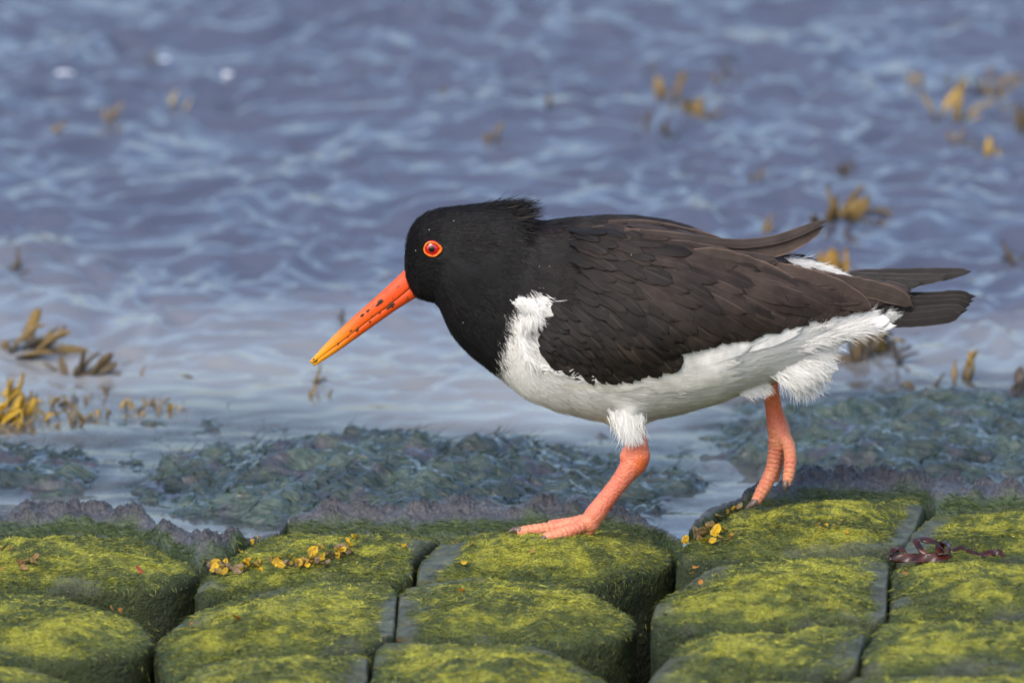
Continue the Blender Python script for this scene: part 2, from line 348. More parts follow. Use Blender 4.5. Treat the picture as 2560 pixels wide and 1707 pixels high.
# ------------------------------------------------------------------ stone revetment
ZM, ZR = -.118, -.104
BLOCKS = {  # outline of the top in photograph pixels, level, edges (index of first point) that are bare joint faces
 'LA': ([(-420,1360),(0,1346),(153,1336),(344,1341),(440,1382),(500,1412),(509,1426),(470,1450),(421,1462),(191,1466),(0,1481),(-420,1490)], ZM, []),
 'LB': ([(-420,1500),(0,1488),(115,1490),(230,1508),(344,1546),(383,1580),(383,1607),(344,1630),(153,1648),(0,1652),(-420,1660)], ZM, []),
 'LC': ([(-420,1650),(0,1640),(115,1668),(215,1712),(190,1790),(-420,1830)], ZM - .004, []),
 'MA1': ([(486,1480),(500,1438),(582,1384),(651,1349),(719,1330),(850,1329),(1049,1330),(1110,1335),(1072,1362),(1034,1394),(1028,1440),(950,1451),(800,1458),(560,1484),(500,1500)], ZM, [(1110,1335),(1030,1440)]),
 'MA2': ([(1131,1337),(1233,1330),(1400,1322),(1560,1326),(1640,1344),(1684,1372),(1686,1392),(1660,1412),(1470,1455),(1252,1449),(1043,1452),(1048,1394),(1090,1362)], ZM, [(1131,1337),(1043,1452)]),
 'MB1': ([(389,1612),(396,1584),(459,1535),(555,1490),(689,1460),(900,1449),(980,1453),(992,1462),(982,1602),(900,1629),(651,1635),(536,1662),(420,1706)], ZM, [(992,1462),(982,1602)]),
 'MB2': ([(1003,1466),(1118,1449),(1252,1445),(1424,1457),(1520,1494),(1588,1532),(1592,1556),(1550,1588),(1424,1608),(1194,1600),(990,1604)], ZM, [(1003,1466),(990,1604)]),
 'MC1': ([(408,1712),(517,1650),(612,1634),(900,1634),(922,1630),(908,1770),(400,1800)], ZM, [(922,1630),(908,1770)]),
 'MC2': ([(936,1612),(1118,1599),(1348,1611),(1462,1657),(1546,1706),(1540,1790),(915,1800)], ZM + .002, []),
 'RA1': ([(1690,1374),(1722,1342),(1829,1276),(1886,1260),(2050,1256),(2306,1254),(2314,1266),(2280,1320),(2245,1376),(2212,1383),(1845,1401),(1700,1388)], ZR, [(2306,1254),(2245,1376)]),
 'RA2': ([(2337,1284),(2430,1278),(2640,1270),(2900,1270),(2900,1390),(2560,1394),(2240,1398),(2266,1340)], ZR - .003, [(2337,1284),(2240,1398)]),
 'RB1': ([(1628,1530),(1639,1496),(1771,1415),(1886,1404),(2204,1384),(2220,1396),(2212,1546),(2190,1550),(1804,1564),(1636,1550)], ZR, [(2220,1396),(2212,1546)]),
 'RB2': ([(2229,1412),(2400,1402),(2640,1399),(2950,1395),(2950,1535),(2560,1540),(2222,1548)], ZR + .001, []),
 'RC1': ([(1600,1720),(1628,1676),(1684,1615),(1763,1579),(1886,1571),(2171,1562),(2178,1576),(2150,1622),(2142,1680),(1900,1692),(1640,1760)], ZR, [(2178,1576),(2142,1680)]),
 'RC2': ([(2192,1556),(2300,1548),(2560,1542),(2950,1535),(2950,1665),(2560,1672),(2152,1680),(2156,1624)], ZR + .003, []),
 'RD1': ([(1660,1775),(1760,1705),(1900,1698),(2090,1696),(2100,1800),(1650,1810)], ZR - .002, []),
 'RD2': ([(2118,1690),(2300,1682),(2560,1680),(2950,1676),(2950,1800),(2112,1806)], ZR + .004, []),
}
GREY = np.array([.112, .118, .078]); DKG = np.array([.024, .037, .013]); MDG = np.array([.088, .112, .024]); YEL = np.array([.285, .285, .034]); OLV = np.array([.16, .16, .03])
block_info = {}
def build_revetment():
    # bedding slab under the blocks
    xs = np.linspace(-1.4, 1.4, 90); ys = np.linspace(-1.6, .03, 60); X, Y = np.meshgrid(xs, ys, indexing='ij')
    Z = -.212 + .012 * fbm(X * 30, Y * 30, 0, 3)
    bed = tag(link('stone_revetment', mesh_np('stone_revetment', np.stack([X, Y, Z], -1), grid_faces(90, 60)), M['bed']), 'sloping bank of moss covered stone blocks at the water edge', kind='structure')
    for bi, (key, (pp, zt, joint)) in enumerate(BLOCKS.items()):
        rs = np.random.default_rng(100 + bi)
        H = .012
        pp = [tuple(q) for q in pp]
        if joint:
            cxp = np.mean([q[0] for q in pp]); ja = np.array(joint, float)
            pp = [(q[0] + (5 if q[0] > cxp else -5) * float(pdist(ja, np.array(q[0]), np.array(q[1]), False) < 14), q[1]) for q in pp]
        w = at_z(np.array(pp)[:, 0], np.array(pp)[:, 1], np.full(len(pp), zt - H * .55))[:, :2]
        fl = resample(w, 60, True)
        sm = chaikin(resample(w, 36, True), 3); NA = 168
        o2 = resample(sm, NA, True)
        cx = o2.mean(0)
        rr = np.concatenate([np.linspace(0.0, .72, 24), np.linspace(.745, .93, 12), np.linspace(.945, 1.0, 7)])
        V = []; R = []; 
        for r in rr:
            V.append(cx + (o2 - cx) * max(r, .001)); R.append(np.full(NA, r))
        P2 = np.array(V); Rm = np.array(R)
        # distance to rim drives rounding; broad swell on top
        dr = pdist(o2, P2[..., 0].ravel(), P2[..., 1].ravel()).reshape(Rm.shape)
        if joint:
            jw = at_z(np.array(joint)[:, 0], np.array(joint)[:, 1], np.full(2, zt))[:, :2]
            rad_ = .0022 + .0060 * sstep(.004, .03, pdist(jw, P2[..., 0].ravel(), P2[..., 1].ravel(), False).reshape(Rm.shape))
        else: rad_ = .0082
        rnd = np.clip(dr / rad_, 0, 1)
        z = zt - H + H * np.sqrt(1 - (1 - rnd) ** 2) * .45 + H * .62 * sstep(0, .055, dr)
        so = bi * 3.7
        lump = .0038 * fbm(P2[..., 0] * 16 + so, P2[..., 1] * 16, 1.0, 3) + .0016 * fbm(P2[..., 0] * 60 + so, P2[..., 1] * 60, 2., 3)
        z = z + lump * (.35 + .65 * rnd)
        top = np.concatenate([P2, z[..., None]], -1)
        side = []; sd = []
        for q, dz in enumerate(np.array([.003, .008, .015, .024, .036, .05, .068, .09, .12])):
            nrm = (o2 - cx); nrm = nrm / np.linalg.norm(nrm, axis=1)[:, None]
            jit = .0035 * fbm(o2[:, 0] * 40 + so, o2[:, 1] * 40, dz * 60, 3) * min(1, dz / .02)
            side.append(np.concatenate([o2 + nrm * (jit + .0012 * min(1, dz / .01) - .05 * dz)[:, None], (z[-1] - dz)[:, None]], 1)); sd.append(np.full(NA, dz))
        V3 = np.concatenate([top, np.array(side)], 0); nr = V3.shape[0]
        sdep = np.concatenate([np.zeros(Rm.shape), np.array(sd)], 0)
        X, Y = V3[..., 0], V3[..., 1]
        # bare wet concrete beside the straight joints, moss elsewhere
        if joint:
            jw = at_z(np.array(joint)[:, 0], np.array(joint)[:, 1], np.full(2, zt))[:, :2]; jd = pdist(jw, X.ravel(), Y.ravel(), False).reshape(X.shape)
            bare = sstep(.0130, .0040, jd + .006 * fbm(X * 40, Y * 40, so, 3))
        else: bare = np.zeros(X.shape)
        rim_ = np.concatenate([sstep(.030, .006, dr), np.zeros((9, NA))], 0)
        bare = np.maximum(bare, .75 * rim_ * sstep(.12, .5, fbm(X * 17 + 5 + so, Y * 17, 8.8, 3)))
        n1 = fbm(X * 26 + so, Y * 26, .3, 4); n2 = fbm(X * 80, Y * 80 + so, .9, 4)
        yel = sstep(-.2, .75, .75 * n1 + .85 * n2 + .35 * sstep(.0, .04, np.concatenate([dr, np.zeros((9, NA))], 0)) - .1)
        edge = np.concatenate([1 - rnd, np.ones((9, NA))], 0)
        drf = np.concatenate([dr, np.zeros((9, NA))], 0)
        yel = yel * (.12 + .88 * sstep(.004, .034, drf + .012 * n1)) * (1 - .5 * edge)
        col = MDG + (YEL - MDG) * yel[..., None]
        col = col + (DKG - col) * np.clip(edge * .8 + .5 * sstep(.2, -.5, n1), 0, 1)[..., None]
        col = col + (GREY * (.7 + .5 * n2[..., None]) - col) * (bare * (.85 - .3 * edge))[..., None]
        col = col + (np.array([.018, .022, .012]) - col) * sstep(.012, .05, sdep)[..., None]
        col = np.clip(col, .004, 1)
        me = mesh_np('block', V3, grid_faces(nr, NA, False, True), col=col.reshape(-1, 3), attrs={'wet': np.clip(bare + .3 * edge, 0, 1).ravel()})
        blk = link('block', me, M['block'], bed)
        # filamentous algae
        ntop = len(rr)
        area = .5 * abs(np.sum(o2[:, 0] * np.roll(o2[:, 1], -1) - o2[:, 1] * np.roll(o2[:, 0], -1)))
        arow = key[1]
        cnt = int(area * {'A': 9.0e5, 'B': 4.6e5, 'C': 2.4e5, 'D': 1.6e5}[arow])
        i = np.clip(np.searchsorted(rr, np.sqrt(rs.random(cnt)) * .999), 1, ntop - 1); j = rs.integers(0, NA, cnt); f = rs.random(cnt)[:, None]; g = rs.random(cnt)[:, None]
        ns = int(cnt * .20)
        i = np.concatenate([i, rs.integers(ntop, ntop + 6, ns)]); j = np.concatenate([j, rs.integers(0, NA, ns)]); f = np.concatenate([f, rs.random((ns, 1))]); g = np.concatenate([g, rs.random((ns, 1))])
        j2 = (j + 1) % NA
        A, B_, C_ = V3[i, j], V3[i, j2], V3[i - 1, j]; D_ = V3[i - 1, j2]
        P = (A * (1 - f) + B_ * f) * (1 - g) + (C_ * (1 - f) + D_ * f) * g
        N = np.cross(B_ - A, C_ - A); N /= np.linalg.norm(N, axis=1)[:, None] + 1e-12
        N[N[:, 2] < -.05] *= -1
        keep = np.linalg.norm(N, axis=1) > .5
        cc = col[i, j]; bb = bare[i, j]; yy = yel[i, j]; ed = edge[i, j]
        keep &= rs.random(len(P)) > bb * 1.2
        if key in ('LA', 'RA2', 'RB2', 'RC2', 'RD2', 'LB', 'LC'): keep &= (P[:, 0] > -.46) & (P[:, 0] < .46)
        keep &= P[:, 1] > -.60
        P, N, cc, yy, ed = P[keep], N[keep], cc[keep], yy[keep], ed[keep]; n = len(P)
        ang = 3.6 * fbm(P[:, 0] * 60, P[:, 1] * 60, so, 2) + rs.normal(0, 1.1, n)
        rad = np.arctan2(P[:, 1] - cx[1], P[:, 0] - cx[0])
        T = np.stack([np.cos(rad) * .7 + np.cos(ang) * .8, np.sin(rad) * .7 + np.sin(ang) * .6 - .2, -.9 * (1 - N[:, 2])], 1)
        T -= N * np.sum(T * N, 1)[:, None]; T /= np.linalg.norm(T, axis=1)[:, None] + 1e-9
        cl = 1.25 * fbm(P[:, 0] * 150, P[:, 1] * 120, so + 3, 3)
        tone = np.clip(.22 + yy * .75 + .55 * cl + rs.normal(0, .16, n), 0, 1)[:, None] * (1 - .7 * ed[:, None])
        sc = MDG * .8 + (YEL * 1.35 - MDG * .8) * tone
        dk = (rs.random(n) < .16 + .45 * ed - .35 * cl)[:, None]; sc = np.where(dk, DKG * (1 + rs.random((n, 1))), sc)
        br = (rs.random(n) < .05)[:, None]; sc = np.where(br, OLV * 1.1, sc)
        sc = sc * (.75 + .5 * rs.random((n, 1)))
        big = {'A': 1.0, 'B': 1.15, 'C': 1.4, 'D': 1.5}[arow]
        strands('algae', P, N, T, (.0010 + .0025 * rs.random(n) ** 1.8) * big, .00055 * big * (.6 + .8 * rs.random(n)), (.0002 + .0008 * rs.random(n) ** 2.2) * (1 + .9 * np.clip(cl, -.8, 1)), sc, blk, M['algae'], 3, rs.normal(0, 1.0, n), rs.normal(0, .6, n))
        block_info[key] = (V3, zt, o2, ntop)
build_revetment()
def block_top(key, x, y):
    V3, zt, o2, ntop = block_info[key]; P = V3[:ntop].reshape(-1, 3)
    x = np.atleast_1d(x); y = np.atleast_1d(y)
    d = (P[None, :, 0] - x[:, None]) ** 2 + (P[None, :, 1] - y[:, None]) ** 2
    return P[np.argmin(d, 1), 2]
def on_block(key, px, py):
    z = BLOCKS[key][1]
    for _ in range(3):
        p = at_z(px, py, z); z = float(block_top(key, p[0], p[1])[0])
    return at_z(px, py, z)

# ------------------------------------------------------------------ dark crusted rock ledges behind the first row
LEDGES = [
 ('low dark barnacle crusted rock ledge at the left mossy block, green along its front', ZM, 
  [(-420,1262),(0,1262),(115,1277),(230,1281),(333,1279),(383,1311),(436,1341),(452,1339),(497,1331),(543,1362),(631,1352),(690,1345)],
  [(-420,1352),(0,1344),(153,1334),(344,1338),(440,1378),(500,1410),(560,1398),(640,1362),(690,1356)]),
 ('dark knobbly crusted rock ledge beneath the standing foot of the bird', ZM,
  [(690,1352),(720,1318),(750,1282),(790,1284),(850,1277),(950,1278),(1060,1272),(1085,1256),(1114,1252),(1150,1270),(1180,1258),(1233,1247),(1262,1264),(1305,1258),(1350,1268),(1405,1262),(1425,1240),(1447,1231),(1470,1240),(1482,1260),(1539,1288),(1635,1317),(1680,1340),(1707,1355)],
  [(690,1358),(719,1328),(850,1327),(1049,1328),(1233,1329),(1400,1320),(1560,1324),(1640,1342),(1684,1368),(1707,1376)]),
 ('dark knobbly crusted rock ledge behind the right blocks beside the lifted foot', ZR,
  [(1722,1345),(1731,1314),(1763,1279),(1800,1262),(1830,1262),(1880,1240),(1930,1226),(1992,1204),(2029,1180),(2060,1190),(2098,1176),(2151,1196),(2200,1194),(2245,1178),(2294,1199),(2345,1204),(2384,1189),(2416,1215),(2478,1205),(2560,1222),(2900,1225)],
  [(1700,1372),(1722,1342),(1829,1274),(1886,1258),(2050,1254),(2310,1252),(2340,1280),(2430,1277),(2640,1269),(2900,1269)]),
]
def build_ledges():
    for li, (lab, zb, topl, front) in enumerate(LEDGES):
        topl = np.array(topl, float); front = np.array(front, float)
        px = np.linspace(topl[0, 0], topl[-1, 0], 520 if li == 1 else 460); n = len(px)
        pf = np.interp(px, front[:, 0], front[:, 1]); pt = np.interp(px, topl[:, 0], topl[:, 1]); kk_ = np.hanning(17); pt = np.convolve(np.pad(pt, 8, mode='edge'), kk_ / kk_.sum(), 'valid')
        A = at_z(px, pf, np.full(n, zb - .009)); 
        wdt = np.clip((pf - pt) / 70, .15, 1.2) * .055
        Cc = at_y(px, pt, A[:, 1] + wdt)
        J = 74; rows = []; green = []
        s = np.linspace(0, 1, J)
        for k, t in enumerate(s):
            if t < .12:   # front lip going under the block edge
                q = t / .12; p = A + np.array([0, -.012, -.03]) * (1 - q); g = .9
            elif t < .62:
                q = (t - .12) / .5; p = A + (Cc - A) * q; p = p + np.array([0, 0, 1]) * (.004 * math.sin(q * math.pi)); g = 1 - sstep(.10, .45, q)
            else:
                q = (t - .62) / .38; p = Cc + np.array([0, .075, 0]) * q + np.array([0, 0, -.085]) * q ** 1.25; g = .35 * q
            rows.append(np.broadcast_to(p, (n, 3)).copy()); green.append(np.full(n, g))
        V = np.array(rows); G = np.array(green)
        X, Y = V[..., 0], V[..., 1]
        kn = np.clip(fbm(X * 55 + li * 9, Y * 55, .2, 3), -.2, 2); kn2 = 1 - np.abs(fbm(X * 120, Y * 120, 3.3 + li, 3)); kn3 = fbm(X * 300, Y * 300, 1.3, 3)
        mask = sstep(.10, .3, s)[:, None] * (1 - .25 * sstep(.9, 1, s)[:, None])
        body = (1 - .6 * G)
        crest = (1 - .7 * np.exp(-((s - .62) / .1) ** 2))[:, None]
        V[..., 2] += mask * body * (.0030 * kn * crest + .0010 * (kn2 - .6) + .0005 * kn3)
        V[..., 1] += mask * .002 * fbm(X * 90, Y * 90, 7, 3)
        # scattered nubs
        rs = np.random.default_rng(50 + li)
        KN = np.zeros(X.shape); KH = np.zeros(X.shape)
        for _ in range(60):
            i = rs.integers(int(n * .12), int(n * .9)); k = rs.integers(int(J * .3), int(J * .8)); c = V[k, i]; r = .003 + .006 * rs.random() ** 1.5
            d2 = (X - c[0]) ** 2 + (Y - c[1]) ** 2; e_ = np.exp(-(d2 / (r * r * 1.3)) ** 1.5); KH = np.maximum(KH, r * .85 * e_); KN = np.maximum(KN, e_)
        V[..., 2] += KH * (1 + .25 * np.clip(kn3, -1, 1))
        G = np.clip(G + .5 * fbm(X * 45, Y * 45, 5, 3), 0, 1) * (sstep(.6, 1., .3 + G + .4))
        me = mesh_np('rock_ledge', V.transpose(1, 0, 2), grid_faces(n, J), attrs={'green': G.T.ravel(), 'knob': KN.T.ravel()})
        o = tag(link('rock_ledge', me, M['crust']), lab, 'rock')
        # green fur along the front
        cnt = 7000; ii = rs.integers(0, n - 1, cnt); kk = rs.integers(int(J * .10), int(J * .5), cnt)
        P = V[kk, ii]; gg = G[kk, ii]; N = np.cross(V[kk, np.minimum(ii + 1, n - 1)] - P, V[kk + 1, ii] - P); N /= np.linalg.norm(N, axis=1)[:, None] + 1e-12; N[N[:, 2] < 0] *= -1
        keep = (rs.random(cnt) < gg * 1.2 - .35) & (np.abs(P[:, 0]) < .46); P, N = P[keep], N[keep]; m = len(P)
        T = np.stack([.8 + .3 * rs.normal(size=m), -.5 + .4 * rs.normal(size=m), -.3 * np.ones(m)], 1); T -= N * np.sum(T * N, 1)[:, None]; T /= np.linalg.norm(T, axis=1)[:, None] + 1e-9
        sc = DKG * 1.0 + (MDG * 1.2 - DKG) * (rs.random((m, 1)) ** 1.6)
        strands('algae', P, N, T, .003 + .005 * rs.random(m), .0006, .0012 * rs.random(m), sc, o, M['algae'], 2, rs.normal(0, .4, m), rs.normal(0, .5, m))
build_ledges()

# ------------------------------------------------------------------ drowned green rocks
MLAB = ['low green algae covered rock, wide and wet, awash between water and the dark ledge', 'green weedy rock awash in the shallows below the bird tail',
        'small green weedy rock awash beside the yellow wrack patch', 'small drowned green rock between the two legs of the bird', 'shallow drowned rock shelf with dark weed lumps breaking the pale water']
def build_mounds():
    for mi, (px, py, sx, sy, hh) in enumerate(MOUNDS):
        c = at_z(px, py, ZW); nx, ny = int(4.8 * sx / .0024), int(4.2 * sy / .0024)
        X, Y = np.meshgrid(np.linspace(c[0] - 2.4 * sx, c[0] + 2.4 * sx, nx), np.linspace(c[1] - 1.9 * sy, c[1] + 2.3 * sy, ny), indexing='ij')
        h = mound_h(X, Y, mi)
        fx = X * .88 + Y * .47; fy = -X * .47 + Y * .88
        lum = (.0075 if mi != 4 else .004) * fbm(fx * 13, fy * 22, mi + .4, 3) + .0058 * fbm(fx * 34, fy * 58, mi + 5.4, 3) + .0045 * np.clip(fbm(X * 38 + 4, Y * 46, mi + 2.2, 3), -.3, 1.5) + .0020 * fbm(fx * 90, fy * 190, 4.4, 3)
        Z = ZW + h + lum * sstep(-.055, -.01, h)
        n1 = fbm(X * 20, Y * 20, 6.6, 4)
        col = np.array([.014, .027, .020]) + (np.array([.050, .080, .058]) - np.array([.014, .027, .020])) * sstep(-.5, .7, n1)[..., None]
        pur = sstep(.25, .6, fbm(X * 26 + 7, Y * 34, 1.9, 3))[..., None] * .8
        col = col + (np.array([.05, .042, .055]) - col) * pur
        o = tag(link('weedy_rock', mesh_np('weedy_rock', np.stack([X, Y, Z], -1), grid_faces(nx, ny), col=col.reshape(-1, 3)), M['drowned']), MLAB[mi], 'rock')
        rs = np.random.default_rng(70 + mi); cnt = int(sx * sy * .5e6)
        i = rs.integers(1, nx - 1, cnt); j = rs.integers(1, ny - 1, cnt); P = np.stack([X[i, j], Y[i, j], Z[i, j]], 1)
        keep = (P[:, 2] > ZW - .006) & (pur[i, j, 0] < .5) & (np.abs(P[:, 0]) < .5); P = P[keep]; i = i[keep]; j = j[keep]; m = len(P)
        N = np.stack([-(Z[i + 1, j] - Z[i - 1, j]) / (X[i + 1, j] - X[i - 1, j]), -(Z[i, j + 1] - Z[i, j - 1]) / (Y[i, j + 1] - Y[i, j - 1]), np.ones(m)], 1); N /= np.linalg.norm(N, axis=1)[:, None]
        T = np.stack([.85 + .25 * rs.normal(size=m), -.55 + .3 * rs.normal(size=m) + .5 * noise(P[:, 0] * 15, P[:, 1] * 15), np.zeros(m)], 1); T -= N * np.sum(T * N, 1)[:, None]; T /= np.linalg.norm(T, axis=1)[:, None]
        sc = np.array([.014, .026, .016]) + np.array([.05, .075, .042]) * rs.random((m, 1)) ** 1.8
        strands('algae', P, N, T, .006 + .012 * rs.random(m), .0009, .0014 * rs.random(m), sc, o, M['wet_algae'], 2, rs.normal(0, .3, m), rs.normal(0, .4, m))
build_mounds()

# ------------------------------------------------------------------ wrack in the water
def frond_mesh(L, W, bend, twist, rs, thick=.0012, fork=False):
    n = 9; s = np.linspace(0, 1, n); ang = bend * s ** 1.3
    dz = np.cos(ang); dx = np.sin(ang); z = np.concatenate([[0], np.cumsum((dz[1:] + dz[:-1]) / 2)]) / (n - 1) * L; x = np.concatenate([[0], np.cumsum((dx[1:] + dx[:-1]) / 2)]) / (n - 1) * L
    w = W * (.30 + .95 * np.sin(np.pi * np.clip(s * .82 + .08, 0, 1)) ** 1.0) * .5 * (1 + .18 * np.sin(s * 9 + rs.random() * 6)); w[-1] *= .45
    V = []
    for k in range(n):
        tw = twist * s[k]; tx, tz = math.sin(ang[k]), math.cos(ang[k])
        nx, nz = tz, -tx
        for a in np.linspace(0, 2 * np.pi, 8, endpoint=False):
            yy = math.cos(a) * w[k]; nn = math.sin(a) * (thick + .16 * w[k]); y2 = yy * math.cos(tw) - nn * math.sin(tw); n2 = yy * math.sin(tw) + nn * math.cos(tw)
            V.append((x[k] + nx * n2, y2, z[k] + nz * n2))
    F = [tuple(int(q) for q in f) for f in grid_faces(n, 8, False, True)] + [tuple(range(7, -1, -1)), tuple(range(8 * (n - 1), 8 * n))]
    return mesh_np('frond', np.array(V), F)
rsf = np.random.default_rng(21)
FRONDS = [frond_mesh(1, .20, b, tw, rsf, .03) for b, tw in ((.2, .5), (.5, -.4), (.9, .6), (1.3, -.3), (-.5, .8), (.1, -1.0), (1.7, .4), (.7, 1.2))]
for f in FRONDS: f.materials.append(M['wrack'])
OCHRE = (.27, .165, .028); BROWN = (.10, .065, .022); GOLD = (.50, .30, .010); DARK = (.035, .026, .020); PALE = (.38, .27, .12)
def wrack(px, py, hpx, n, lean, color, label, group=None, wide=1.0, z=ZW, jitter=.35):
    b = at_z(px, py, z); L = 1.3 * hpx * SP * (np.linalg.norm(b - CAM) / D); root = empty('wrack_tuft', (b[0], b[1], wz(b[0], b[1]) - .003))
    tag(root, label, 'seaweed', group)
    n = max(n, 1 if hpx < 36 else 2) * 2
    for k in range(n):
        o = link('frond', FRONDS[rsf.integers(len(FRONDS))], None, root)
        sc = L * (1.0 if k == 0 else .45 + .5 * rsf.random())
        o.scale = (sc, sc * wide * (.8 + .5 * rsf.random()), sc)
        le = lean if k == 0 else lean + jitter * 2 * rsf.normal()
        o.rotation_mode = 'YXZ'; o.rotation_euler = (.5 * rsf.normal() * jitter, np.clip(le, -1.62, 1.62), (0.5 * rsf.normal() + (math.pi / 2 if rsf.random() < .4 else 0)) * (0.5 if k == 0 else 1))
        o.location = (0 if k == 0 else .30 * L * rsf.normal(), 0 if k == 0 else .5 * L * rsf.normal(), 0)
        v = .7 + .6 * rsf.random(); mixd = rsf.random() * .35
        o.color = (*[float(np.clip((q * (1 - mixd) + d * mixd) * v, 0, 1)) for q, d in zip(color, BROWN)], 1)
GA = 'small wrack tips standing out of the open water'
LA_ = 'small blurred ochre wrack tip standing out of the rippled open water'
for (x, y, h, n, le, c, w) in [   # display-view positions of the base
    (1544, 238, 62, 2, .25, OCHRE, 1.0), (1592, 262, 52, 3, -.2, OCHRE, 1.2), (1524, 310, 36, 2, .2, BROWN, 1.2), (1482, 325, 38, 1, 0, BROWN, .8),
    (1133, 328, 40, 1, .1, OCHRE, 1.4), (2197, 205, 30, 1, .2, BROWN, 1.2), (2282, 210, 58, 3, .1, OCHRE, 1.0), (2245, 205, 36, 2, -.3, BROWN, 1.2), (2340, 195, 40, 2, .2, BROWN, 1.2),
    (2305, 258, 32, 2, .5, OCHRE, 1.4), (2203, 348, 34, 2, .1, OCHRE, 1.0), (2270, 362, 40, 2, .2, GOLD, 1.0), (2344, 320, 60, 3, .3, BROWN, 1.4), (1762, 520, 34, 1, -.2, OCHRE, 1.2),
    (1730, 420, 32, 2, .6, BROWN, 1.4), (1950, 400, 34, 2, -.1, BROWN, 1.2), (2335, 585, 56, 2, .8, BROWN, 1.0), (1432, 150, 26, 1, .5, OCHRE, 1.4), (1500, 170, 26, 1, .2, BROWN, 1.2), (1786, 132, 24, 1, .6, BROWN, 1.2),
    (2096, 195, 34, 1, -.4, PALE, 1.2), (338, 158, 38, 1, .3, BROWN, 1.0), (395, 228, 34, 1, .0, (.62, .45, .12), 1.6), (1035, 360, 24, 1, 1.0, OCHRE, 1.2), (100, 310, 50, 1, 1.2, PALE, .8), (262, 280, 40, 1, .0, PALE, .7),
    (820, 175, 24, 1, .2, BROWN, 1.2), (1008, 215, 24, 1, .7, BROWN, 1.2), (1250, 265, 34, 1, 1.3, BROWN, 1.0), (715, 875, 42, 2, .5, OCHRE, 1.5), (712, 908, 28, 1, .3, OCHRE, 1.4), (785, 890, 26, 1, 1.2, BROWN, 1.2), (800, 745, 40, 1, 1.45, DARK, .9), (745, 905, 22, 1, .8, OCHRE, 1.2),
    (2210, 610, 26, 1, .9, PALE, 1.2), (2010, 520, 24, 1, -.6, PALE, 1.2), (290, 835, 40, 1, 1.4, BROWN, .9), (430, 860, 40, 1, 1.4, BROWN, .8), (320, 858, 24, 1, .2, OCHRE, 1.2)]:
    cw = {OCHRE: 'ochre', BROWN: 'brown', GOLD: 'golden', DARK: 'blackish', PALE: 'pale straw coloured'}.get(c, 'pale yellow')
    wrack(x * K, y * K, h * 1.15 * K, n + (1 if x > 1400 else 0), le, c, LA_.replace('ochre', cw), GA + ', ' + cw, w)
wrack(1655 * K, 188 * K, 62 * K, 4, 1.2, BROWN, 'brown wrack heap lying flat beneath a dark tip in open water', wide=1.3)
wrack(1652 * K, 150 * K, 40 * K, 1, .5, DARK, 'dark single wrack tip above the flat brown heap', wide=1.2)
wrack(2197 * K, 290 * K, 92 * K, 3, .05, GOLD, 'tall golden wrack frond standing out of the water among brown tips', wide=.9, jitter=.15)
wrack(1935 * K, 520 * K, 78 * K, 7, .1, OCHRE, 'spreading ochre wrack clump with forked fronds above the curled wing feather', jitter=.7)
wrack(1880 * K, 628 * K, 80 * K, 5, .9, (.40, .22, .02), 'ochre wrack hump showing just behind the white rump of the bird', wide=1.6)
wrack(1985 * K, 818 * K, 96 * K, 14, .6, BROWN, 'dark wrack heap with one golden frond under the bird tail', wide=1.1, jitter=.8)
wrack(2020 * K, 805 * K, 66 * K, 2, .55, GOLD, 'bright golden frond leaning on the dark wrack heap under the bird tail', wide=1.6, jitter=.1)
wrack(2075 * K, 830 * K, 60 * K, 6, 1.2, DARK, 'flat dark wrack trailing to the right of the heap under the bird tail', wide=1.2, jitter=.6)
wrack(2212 * K, 868 * K, 66 * K, 2, .1, OCHRE, 'upright forked ochre wrack frond with a dark stem beyond the tail tip', wide=.8, jitter=.3)
wrack(2120 * K, 898 * K, 64 * K, 3, 1.35, BROWN, 'thin brown wrack strand lying flat on the water above the weedy rock', wide=.8)
wrack(2345 * K, 905 * K, 60 * K, 2, .2, DARK, 'dark wrack blade near the waterline beside the weedy rock', wide=1.2)
wrack(2310 * K, 925 * K, 40 * K, 2, .5, DARK, 'short dark wrack tip beside the weedy rock under the tail', wide=1.2)
wrack(42 * K, 618 * K, 44 * K, 3, .2, BROWN, 'small dark brown wrack tip alone on open water', wide=1.1, jitter=.6)
wrack(62 * K, 800 * K, 92 * K, 9, 1.2, OCHRE, 'ochre topped wrack curl trailing a dark stem on the water', wide=1.6)
wrack(165 * K, 845 * K, 88 * K, 10, 1.1, BROWN, 'brown rounded wrack hump on the water beside the yellow patch', wide=1.3)
GB = 'yellow wrack patch in the shallows'; LB_ = 'small yellow ochre wrack tip in the dense yellow patch in the shallows'
for (x, y, h, n, c) in [(22, 915, 66, 6, GOLD), (8, 965, 60, 6, GOLD), (40, 985, 40, 4, GOLD), (125, 930, 38, 2, OCHRE), (272, 930, 30, 2, GOLD), (365, 922, 28, 2, OCHRE), (95, 968, 32, 2, GOLD), (235, 905, 34, 2, BROWN), (60, 935, 34, 2, OCHRE)]:
    wrack(x * K, y * K, h * K, n, .6, c, 'larger yellow wrack tuft in the dense yellow patch in the shallows', 'larger tufts of the yellow wrack patch', 1.2)
for _ in range(110):
    t = rsf.random() ** 1.3; x = 430 * t; y = 895 + 108 * rsf.random() * (1 - .75 * t) + 30 * t
    wrack(x * K, y * K, (14 + 18 * rsf.random()) * K, 1 + int(rsf.random() < .4), (1.1 + .35 * rsf.normal()) * (1 if rsf.random() < .6 else -1), (OCHRE, GOLD, PALE, BROWN)[rsf.integers(4)], LB_, GB, 1.2)

